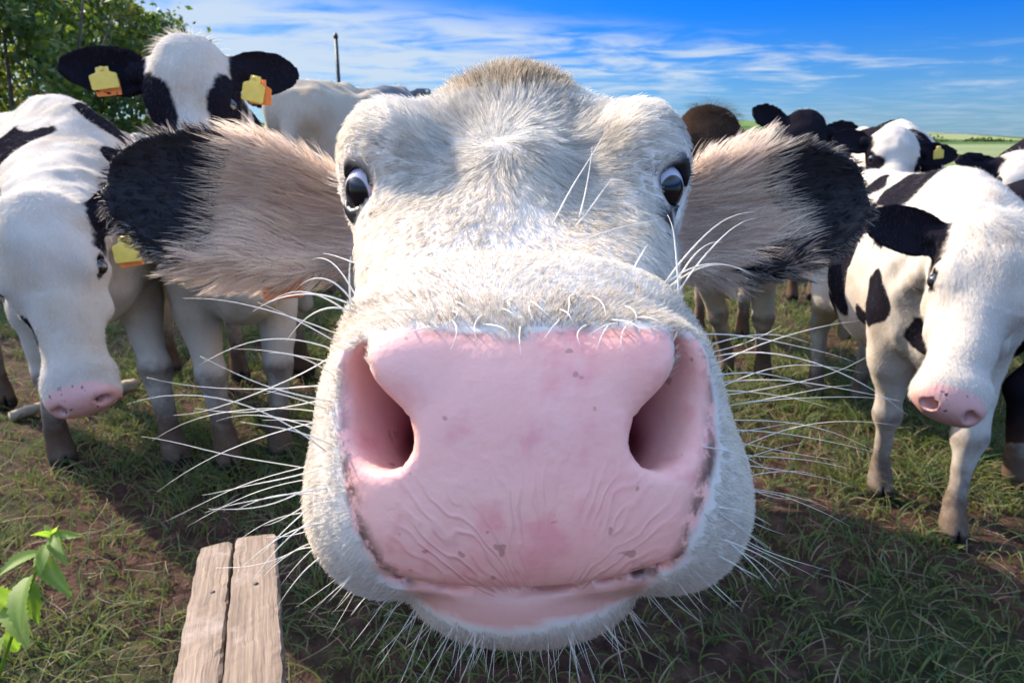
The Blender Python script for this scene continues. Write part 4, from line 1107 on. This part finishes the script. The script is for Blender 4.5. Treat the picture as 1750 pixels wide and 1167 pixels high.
# ------------------------------------------------------------------ the herd behind
def unit2(a): return a/np.linalg.norm(a)
def herd(label, front, rear, s, poll, nose, feet=None, **kw):
    """front / rear: ground points under the fore and hind feet"""
    front = np.asarray(front, float)[:2]; rear = np.asarray(rear, float)[:2]; fw = unit2(front-rear)
    th = math.atan2(fw[0], fw[1]); base = front-fw*0.46*s
    hs = np.linalg.norm(np.asarray(nose)-np.asarray(poll))/0.447
    lf = np.array([-fw[1], fw[0]]); legs = {}
    for k, g in (feet or {}).items():
        cx_ = 0.465*s if k[0] == 'f' else -0.56*s; cy_2 = 0.14*s*(1 if k[1] == 'l' else -1)
        dv = np.asarray(g)[:2]-(base+fw*cx_+lf*cy_2); legs[k] = (float(dv@fw), float(dv@lf))
    return cow(label, base, th, s, poll, nose, hs=hs, legs=legs, **kw)

# left: white-faced cow with its head down
c, h = herd('white faced cow at the left edge with lowered head and yellow tag', (-1.42, 2.33), (-2.3, 3.18), 1.03, W(46, 352, 1.50), W(122, 690, 1.41), {'fl': Gp(308, 800), 'fr': Gp(112, 800)},
    up=(0.15, -0.8, 0.6), ears=((-0.1, 0.0, 0.19), (0.15, 0.05, 0.20)), seed=1, fine=0.006, coarse=0.014, fur=26000,
    patches=[(0.56, 0.10, 1.16, 0.09), (0.62, -0.02, 1.22, 0.06), (0.78, 0.10, 1.05, 0.10), (0.60, -0.20, 1.08, 0.13), (0.1, 0.2, 1.0, 0.16), (-0.35, -0.15, 1.0, 0.25), (-0.3, 0.25, 0.8, 0.14)],
    headpatch=[(0.27, -0.08, 0.085, 0.045, 0.8, 1, 1), (0.03, -0.05, -0.09, 0.03)])
p_, ax = ear_point(h, -1, 0.15, 0.05, 0.42, 0.20)
make_tag(c, W(212, 408, 1.50), (0.1, 0, -1), (0.0, -1, 0.25), 0.056, 0.050, M['tag_yellow'])
make_tag(c, W(216, 414, 1.512), (0.15, 0, -1), (0.0, -1, 0.25), 0.050, 0.052, M['tag_orange'])

# behind it: alert cow with spread ears
c, h = herd('alert black and white cow with spread black ears and tags in both', Gp(440, 792), (-1.62, 3.5), 1.00, W(312, 80, 1.84), W(318, 345, 1.70), {'fl': Gp(484, 786), 'fr': Gp(396, 806), 'hr': Gp(296, 640)},
    up=(0.1, -0.9, 0.3), ears=((0.15, 0.12, 0.235), (-0.35, 0.12, 0.20)), seed=2, fine=0.006, coarse=0.014, fur=16000,
    patches=[(0.3, 0.15, 1.0, 0.22), (0.75, 0.0, 1.05, 0.2), (-0.4, 0.1, 1.0, 0.3), (-0.55, -0.2, 0.75, 0.07), (-0.5, -0.2, 0.62, 0.05), (-0.58, -0.16, 0.55, 0.04)],
    headpatch=[(0.20, -0.04, 0.112, 0.080, 0.62, 0.6, 1), (0.20, -0.04, -0.112, 0.080, 0.62, 0.6, 1), (-0.045, -0.03, 0.0, 0.045, 1, 1, 0.5)])
make_tag(c, W(174, 118, 1.83), (0.12, 0, -1), (0.1, -1, 0.15), 0.070, 0.050, M['tag_yellow'])
make_tag(c, W(180, 126, 1.842), (0.1, 0, -1), (0.1, -1, 0.15), 0.064, 0.056, M['tag_orange'])
make_tag(c, W(437, 134, 1.83), (-0.25, 0, -1), (0.1, -1, 0.15), 0.056, 0.060, M['tag_yellow'])
make_tag(c, W(446, 140, 1.842), (-0.1, 0, -1), (0.1, -1, 0.15), 0.056, 0.058, M['tag_orange'])

# cow seen from behind, hip bones against the sky
herd('cream cow seen from behind, its bony rump rising against the sky', (-0.70, 4.55), (-0.90, 3.35), 1.17, (-0.80, 5.18, 1.50), (-0.74, 5.50, 1.22), None,
    up=(0, 0.3, 0.9), seed=3, white=(0.40, 0.34, 0.27), black=(0.10, 0.10, 0.11), fine=0.012, coarse=0.014, fur=9000, patches=[(-0.35, 0.10, 1.05, 0.13), (0.2, -0.1, 1.1, 0.3), (-0.45, -0.18, 0.8, 0.15)], headpatch=[(0.2, -0.05, 0, 0.3)])
herd('pied cow peering between the alert cow and the cream rump', (-1.55, 5.25), (-1.85, 6.4), 1.12, W(496, 146, 4.4), W(480, 262, 4.15), None,
    up=(0, -0.9, 0.35), seed=4, fine=0.012, coarse=0.02, patches=[(0, 0, 1.0, 0.4)], headpatch=[(0.12, -0.05, -0.09, 0.07), (0.1, -0.06, 0.12, 0.03)])
# right of the big head
herd('dark brown cow with a tousled poll just right of the big head', (1.02, 3.22), (1.35, 4.45), 0.93, W(1220, 194, 2.75), W(1212, 340, 2.46), {'fl': Gp(1302, 652), 'fr': Gp(1240, 640)},
    up=(0, -0.9, 0.35), ears=((-0.2, -0.35), (-0.2, -0.35)), seed=5, white=(0.5, 0.42, 0.34), black=(0.022, 0.013, 0.009), fine=0.009, coarse=0.016, fur=26000, patches=[(0.2, 0, 1.05, 0.5), (0.7, 0, 1.0, 0.4), (1.05, 0, 1.15, 0.45), (-0.4, 0.1, 1, 0.35)], headpatch=[(0.12, -0.08, 0, 0.26)])
herd('black cow far behind, only its poll rising above the pale ear', (1.98, 5.2), (2.1, 6.4), 0.95, W(1385, 198, 4.7), W(1378, 330, 4.45), None,
    up=(0, -0.9, 0.35), seed=6, fine=0.012, coarse=0.02, fur=6000, patches=[(0.2, 0, 1.05, 0.6), (0.8, 0, 1.0, 0.4), (1.1, 0, 1.2, 0.45), (-0.5, 0, 1, 0.3)], headpatch=[(0.12, -0.08, 0, 0.26)])
c, h = herd('cow with pale poll and level black ears against the far field', (2.20, 4.15), (2.45, 5.35), 1.02, W(1536, 228, 3.55), W(1546, 340, 3.25), None,
    up=(0, -0.75, 0.6), ears=((0.0, -0.12, 0.19), (0.1, 0.12, 0.20)), seed=7, fine=0.008, coarse=0.016, fur=5000, patches=[(0.1, 0, 1.05, 0.35), (0.75, 0.1, 1.0, 0.22), (-0.5, 0.1, 1, 0.25)],
    headpatch=[(0.15, -0.07, 0.09, 0.055), (0.15, -0.07, -0.09, 0.055)])
make_tag(c, W(1604, 252, 3.5), (0.1, 0, -1), (0, -1, 0.2), 0.05, 0.055, M['tag_yellow'])
# near right cow
c, h = herd('black and white cow at right with white face and drooping dark ear', (Gp(1628, 925)+Gp(1504, 850))/2, (Gp(1465, 692)+Gp(1394, 684))/2, 0.86, W(1722, 388, 1.42), W(1640, 693, 1.29), {'fl': Gp(1628, 928), 'fr': Gp(1502, 852), 'hl': Gp(1466, 694), 'hr': Gp(1392, 684)},
    up=(-0.2, -0.8, 0.6), ears=((0.05, -0.02, 0.20), (0.1, 0.0, 0.19)), dirty=0.85, seed=8, fine=0.0055, coarse=0.012, fur=30000,
    patches=[(0.12, -0.06, 1.18, 0.13, 0.7, 1, 1), (-0.25, -0.10, 1.12, 0.13), (-0.5, 0.05, 1.18, 0.08), (0.0, -0.24, 0.80, 0.16, 1, 1, 0.8), (-0.12, -0.22, 0.62, 0.09), (0.38, -0.15, 1.02, 0.10), (0.60, -0.12, 0.72, 0.07), (0.62, -0.02, 1.06, 0.10), (0.06, -0.24, 0.98, 0.15, 1.2, 1, 0.8), (0.72, -0.10, 0.98, 0.09), (0.42, -0.20, 0.80, 0.09), (-0.30, -0.22, 0.95, 0.13), (0.28, -0.22, 0.70, 0.06), (0.35, 0.2, 1.0, 0.2), (-0.5, -0.2, 0.85, 0.09), (-0.55, 0.2, 0.9, 0.15)],
    whites=[(-0.08, 0.0, 1.2, 0.07, 0.6, 1, 1)], headpatch=[(0.155, -0.05, 0.10, 0.020)])
herd('cow with black ear and white face peering over the right one', (2.48, 3.35), (3.3, 4.15), 0.98, W(1752, 268, 2.78), W(1776, 378, 2.56), None,
    up=(-0.1, -0.8, 0.5), ears=((0.1, -0.15, 0.21), (0.1, 0.0, 0.19)), seed=9, fine=0.008, coarse=0.016, fur=4000, patches=[(0.2, 0, 1.05, 0.45), (0.75, 0, 1.0, 0.3), (-0.5, 0, 1, 0.25)],
    headpatch=[(0.05, -0.05, 0.09, 0.05)])
herd('black cow cut off by the right edge, white above its hoof', (2.62, 2.33), (1.76, 2.30), 0.86, (3.15, 2.35, 0.95), (3.45, 2.35, 0.66), {'hr': Gp(1738, 836)},
    up=(0.5, 0, 0.8), seed=10, fine=0.014, coarse=0.014, fur=5000, patches=[(0, 0, 0.9, 0.9), (-0.55, -0.15, 0.3, 0.6)], whites=[(-0.58, -0.15, 0.06, 0.14), (-0.58, 0.15, 0.06, 0.14)], headpatch=[(0.2, -0.08, 0, 0.4)])

# ------------------------------------------------------------------ pole, rail, nettle, fallen branch
M['pole'] = simple('pole_steel', (0.02, 0.02, 0.022), 0.6, 0.3, 40)
def pole():
    b = W(583, 200, 7.0); top = W(574, 66, 7.0); root = thing('pole', 'thin dark pole standing behind the cream rump against the sky', 'pole', (b[0]+0.05, b[1], 0))
    t = np.linspace(0, 1, 8)[:, None]; foot = b+(b-top)/(top[2]-b[2])*(b[2]+0.2)
    v, f = tube(foot*(1-t)+top*t, 0.018, 10); add_mesh('shaft', v, f, M['pole'], root)
    v, f = tube([top, top+np.array([0, 0, 0.02]), top+np.array([0, 0, 0.05])], [0.023, 0.024, 0.012], 10); add_mesh('cap', v, f, M['pole'], root)
pole()
def wood_material():
    mm, t, out = mat('weathered_wood')
    uv = N(t, 'ShaderNodeCombineXYZ'); L(t, attr(t, 'along'), uv.inputs[0]); L(t, attr(t, 'across'), uv.inputs[1]); L(t, attr(t, 'plank'), uv.inputs[2])
    mp = N(t, 'ShaderNodeMapping'); L(t, uv.outputs[0], mp.inputs[0]); mp.inputs['Scale'].default_value = (7, 240, 40)
    g = noise(t, 1.0, 5, 0.65, mp.outputs[0], 0, 0.15)
    mp2 = N(t, 'ShaderNodeMapping'); L(t, uv.outputs[0], mp2.inputs[0]); mp2.inputs['Scale'].default_value = (3, 420, 40)
    g2 = noise(t, 1.0, 3, 0.6, mp2.outputs[0])
    bl = noise(t, 14, 5, 0.65, uv.outputs[0])
    c = ramp(t, g, [(0.28, (0.075, 0.048, 0.034)), (0.5, (0.16, 0.110, 0.078)), (0.72, (0.26, 0.190, 0.140))]).outputs[0]
    c = mixc(t, smooth(t, bl, 0.52, 0.72), c, (0.27, 0.21, 0.18))
    crack = smooth(t, g2, 0.30, 0.22)
    c = mixc(t, mth(t, 'MULTIPLY', smooth(t, g2, 0.36, 0.28), 0.65), c, (0.07, 0.045, 0.03))
    p = N(t, 'ShaderNodeBsdfPrincipled', i_Roughness=0.8); L(t, c, p.inputs['Base Color'])
    h = mth(t, 'ADD', g, mth(t, 'MULTIPLY', smooth(t, g2, 0.26, 0.38), 0.8)); L(t, bump(t, h, 0.8, 0.002), p.inputs['Normal'])
    L(t, p.outputs[0], out.inputs[0]); return mm
M['wood'] = wood_material()
def board(name, parent, a, b, across, up, w, th, seed, endcut=0.0):
    """a rough sawn board from a to b with worn, uneven edges"""
    r = np.random.default_rng(seed); a = np.asarray(a, float); b = np.asarray(b, float); ax = unit(b-a); Lb = np.linalg.norm(b-a)
    across = unit(np.asarray(across)-ax*np.dot(across, ax)); up = np.cross(ax, across); up = up*(1 if up[2] > 0 else -1)
    ring = [(-0.5, -0.42), (-0.5, 0.40), (-0.46, 0.49), (-0.2, 0.5), (0.05, 0.5), (0.3, 0.5), (0.46, 0.48), (0.5, 0.38), (0.5, -0.42), (0.44, -0.5), (-0.44, -0.5)]
    k = 44; V, al, ac = [], [], []
    for i in range(k+1):
        f = i/k
        for (u, v) in ring:
            e = 0.0012*vnoise(np.array([[f*Lb*40, u*6, v*6]]), 1.0, seed)[0]+0.0012*vnoise(np.array([[f*Lb*160, u*9, v*9]]), 1.0, seed+3)[0]
            off = endcut*u*w if i == k else 0
            sh = 0.0 if 0 < i < k else -0.03
            V.append(a+ax*(f*Lb+off)+across*(u*w*(1+sh)+e*np.sign(u))+up*(v*th*(1+sh)+e*(0.6 if v > 0 else -0.6))); al.append(f*Lb); ac.append(u*w+v*th*0.7)
    m_ = len(ring); F = [[i*m_+j, i*m_+(j+1) % m_, (i+1)*m_+(j+1) % m_, (i+1)*m_+j] for i in range(k) for j in range(m_)]
    F += [list(range(m_))[::-1], [k*m_+j for j in range(m_)]]
    return add_mesh(name, np.array(V), F, M['wood'], parent, False, dict(along=np.array(al), across=np.array(ac), plank=np.full(len(V), seed*0.37)))
def rail():
    far = W(411, 946, 0.95); near = W(385, 1330, 0.52)
    root = thing('wooden_rail', 'weathered wooden rail of two boards pointing at the cow, lower left', 'rail', (far[0], far[1], 0))
    ax = unit(far-near); cr = unit(np.cross(ax, [0, 0, 1.0])); up = np.cross(cr, ax)
    board('board', root, near-cr*0.026, far-cr*0.029+ax*0.0, cr, up, 0.040, 0.040, 3, 0.25)
    board('board', root, near+cr*0.020, far+cr*0.0215+ax*0.006, cr, up, 0.052, 0.040, 4, -0.15)
    b = far-ax*0.16-up*0.024
    board('post', root, (b[0], b[1], -0.2), (b[0], b[1], b[2]), cr, ax, 0.085, 0.085, 5)
    b2 = near+ax*0.05-up*0.024
    board('post', root, (b2[0], b2[1], -0.2), (b2[0], b2[1], b2[2]), cr, ax, 0.085, 0.085, 6)
    for f, s_ in ((0.30, -0.024), (0.30, 0.022)):
        q = far-ax*f*0.53+cr*s_+up*0.0195; v, f_ = tube([q-up*0.004, q+up*0.0012], [0.0032, 0.003], 8); add_mesh('nail', v, f_, M['pole'], root)
rail()
M['nettle'] = leaf_material('nettle_leaf', [(0.06, 0.10, 0.02), (0.11, 0.19, 0.03), (0.19, 0.28, 0.06), (0.28, 0.34, 0.12)], 0.5)
def nettle():
    r = np.random.default_rng(4)
    top = W(92, 912, 0.80); low = W(-25, 1230, 0.82); foot = np.array([low[0]-0.06, low[1]+0.02, -0.02])
    root = thing('nettle', 'bright green nettle with toothed leaves in the lower left corner', 'plant', (foot[0], foot[1], 0))
    t = np.linspace(0, 1, 16)[:, None]; mid = W(40, 1010, 0.80)
    p = np.where(t < 0.55, foot+(low-foot)*t/0.55, (1-(t-.55)/.45)**2*low+2*((t-.55)/.45)*(1-(t-.55)/.45)*mid+((t-.55)/.45)**2*top)
    v, f = tube(p, np.linspace(0.0035, 0.0012, 16), 7); add_mesh('stem', v, f, M['nettle'], root, True, dict(shade=np.full(len(v), 0.35)))
    def leaf(b, tip, nrm, wd, shade):
        b = np.asarray(b); tip = np.asarray(tip); ax = tip-b; Ln = np.linalg.norm(ax); ax = ax/Ln; nrm = unit(np.asarray(nrm)-ax*np.dot(nrm, ax)); sd = np.cross(nrm, ax)
        k = 18; V, S_ = [], []
        for i in range(k+1):
            f = i/k; w = 0.75*wd*(math.sin(math.pi*min(1, f*0.92+0.06)**0.75)**0.9)*(1.0 if i % 2 else 0.80)
            if i == k: w = 0.0003
            c = b+ax*Ln*f+nrm*(-0.22*Ln*f*f+0.06*Ln*math.sin(f*3))
            fwd = ax*(0.02*Ln*(1 if i % 2 else 0))
            V += [c+sd*w+nrm*w*0.30+fwd, c+sd*w*0.5+nrm*w*0.10, c, c-sd*w*0.5+nrm*w*0.10, c-sd*w+nrm*w*0.30+fwd]
            S_ += [shade+0.1*(i % 2), shade-0.08, shade+0.22, shade-0.08, shade+0.1*(i % 2)]
        F = [[i*5+j, i*5+j+1, i*5+j+6, i*5+j+5] for i in range(k) for j in range(4)]
        add_mesh('leaf', np.array(V), F, M['nettle'], root, True, dict(shade=np.clip(S_, 0, 1)))
    up = np.array([0, -0.45, 0.9])
    for (a, b, c, d_, dd0, dd1, w, sh) in ((70, 945, -5, 972, 0.80, 0.76, 0.017, 0.55), (66, 948, 112, 1012, 0.80, 0.77, 0.016, 0.65), (50, 985, 18, 1075, 0.80, 0.74, 0.020, 0.6), (45, 990, 62, 1062, 0.81, 0.79, 0.016, 0.35),
                                        (20, 1030, 38, 1092, 0.80, 0.75, 0.020, 0.7), (18, 1035, -40, 1000, 0.80, 0.78, 0.018, 0.55), (0, 1090, -30, 1160, 0.80, 0.74, 0.022, 0.55), (5, 1085, 40, 1110, 0.82, 0.84, 0.017, 0.4),
                                        (88, 918, 128, 912, 0.80, 0.78, 0.009, 0.6), (88, 918, 52, 908, 0.80, 0.78, 0.009, 0.6), (92, 912, 100, 940, 0.80, 0.77, 0.009, 0.75), (84, 925, 112, 958, 0.80, 0.78, 0.010, 0.7), (80, 930, 66, 975, 0.80, 0.77, 0.010, 0.7), (95, 910, 96, 896, 0.80, 0.79, 0.006, 0.8), (90, 914, 74, 897, 0.80, 0.80, 0.006, 0.7)):
        leaf(W(a, b, dd0), W(c, d_, dd1), up+r.normal(0, 0.25, 3), w, sh)
nettle()
def branch():
    a = Gp(20, 722); b = Gp(238, 668); a[2] = 0.025; b[2] = 0.035
    root = thing('fallen_branch', 'pale fallen branch lying in the grass below the left cow', 'branch', (a+b)/2*np.array([1, 1, 0]))
    t = np.linspace(0, 1, 14)[:, None]; p = a*(1-t)+b*t+np.stack([0*t[:, 0], 0.02*np.sin(t[:, 0]*5), 0.006*np.sin(t[:, 0]*9)], -1)
    v, f = tube(p, 0.022+0.010*t[:, 0]+0.002*np.sin(t[:, 0]*23), 10); add_mesh('limb', v, f, M['deadwood'], root)
    q = p[5]; v, f = tube([q, q+np.array([0.06, 0.05, 0.03]), q+np.array([0.14, 0.13, 0.04])], [0.011, 0.008, 0.004], 7); add_mesh('twig', v, f, M['deadwood'], root)
M['deadwood'] = simple('deadwood', (0.34, 0.26, 0.18), 0.85, 0.35, 25, 0.5, 80)
branch()
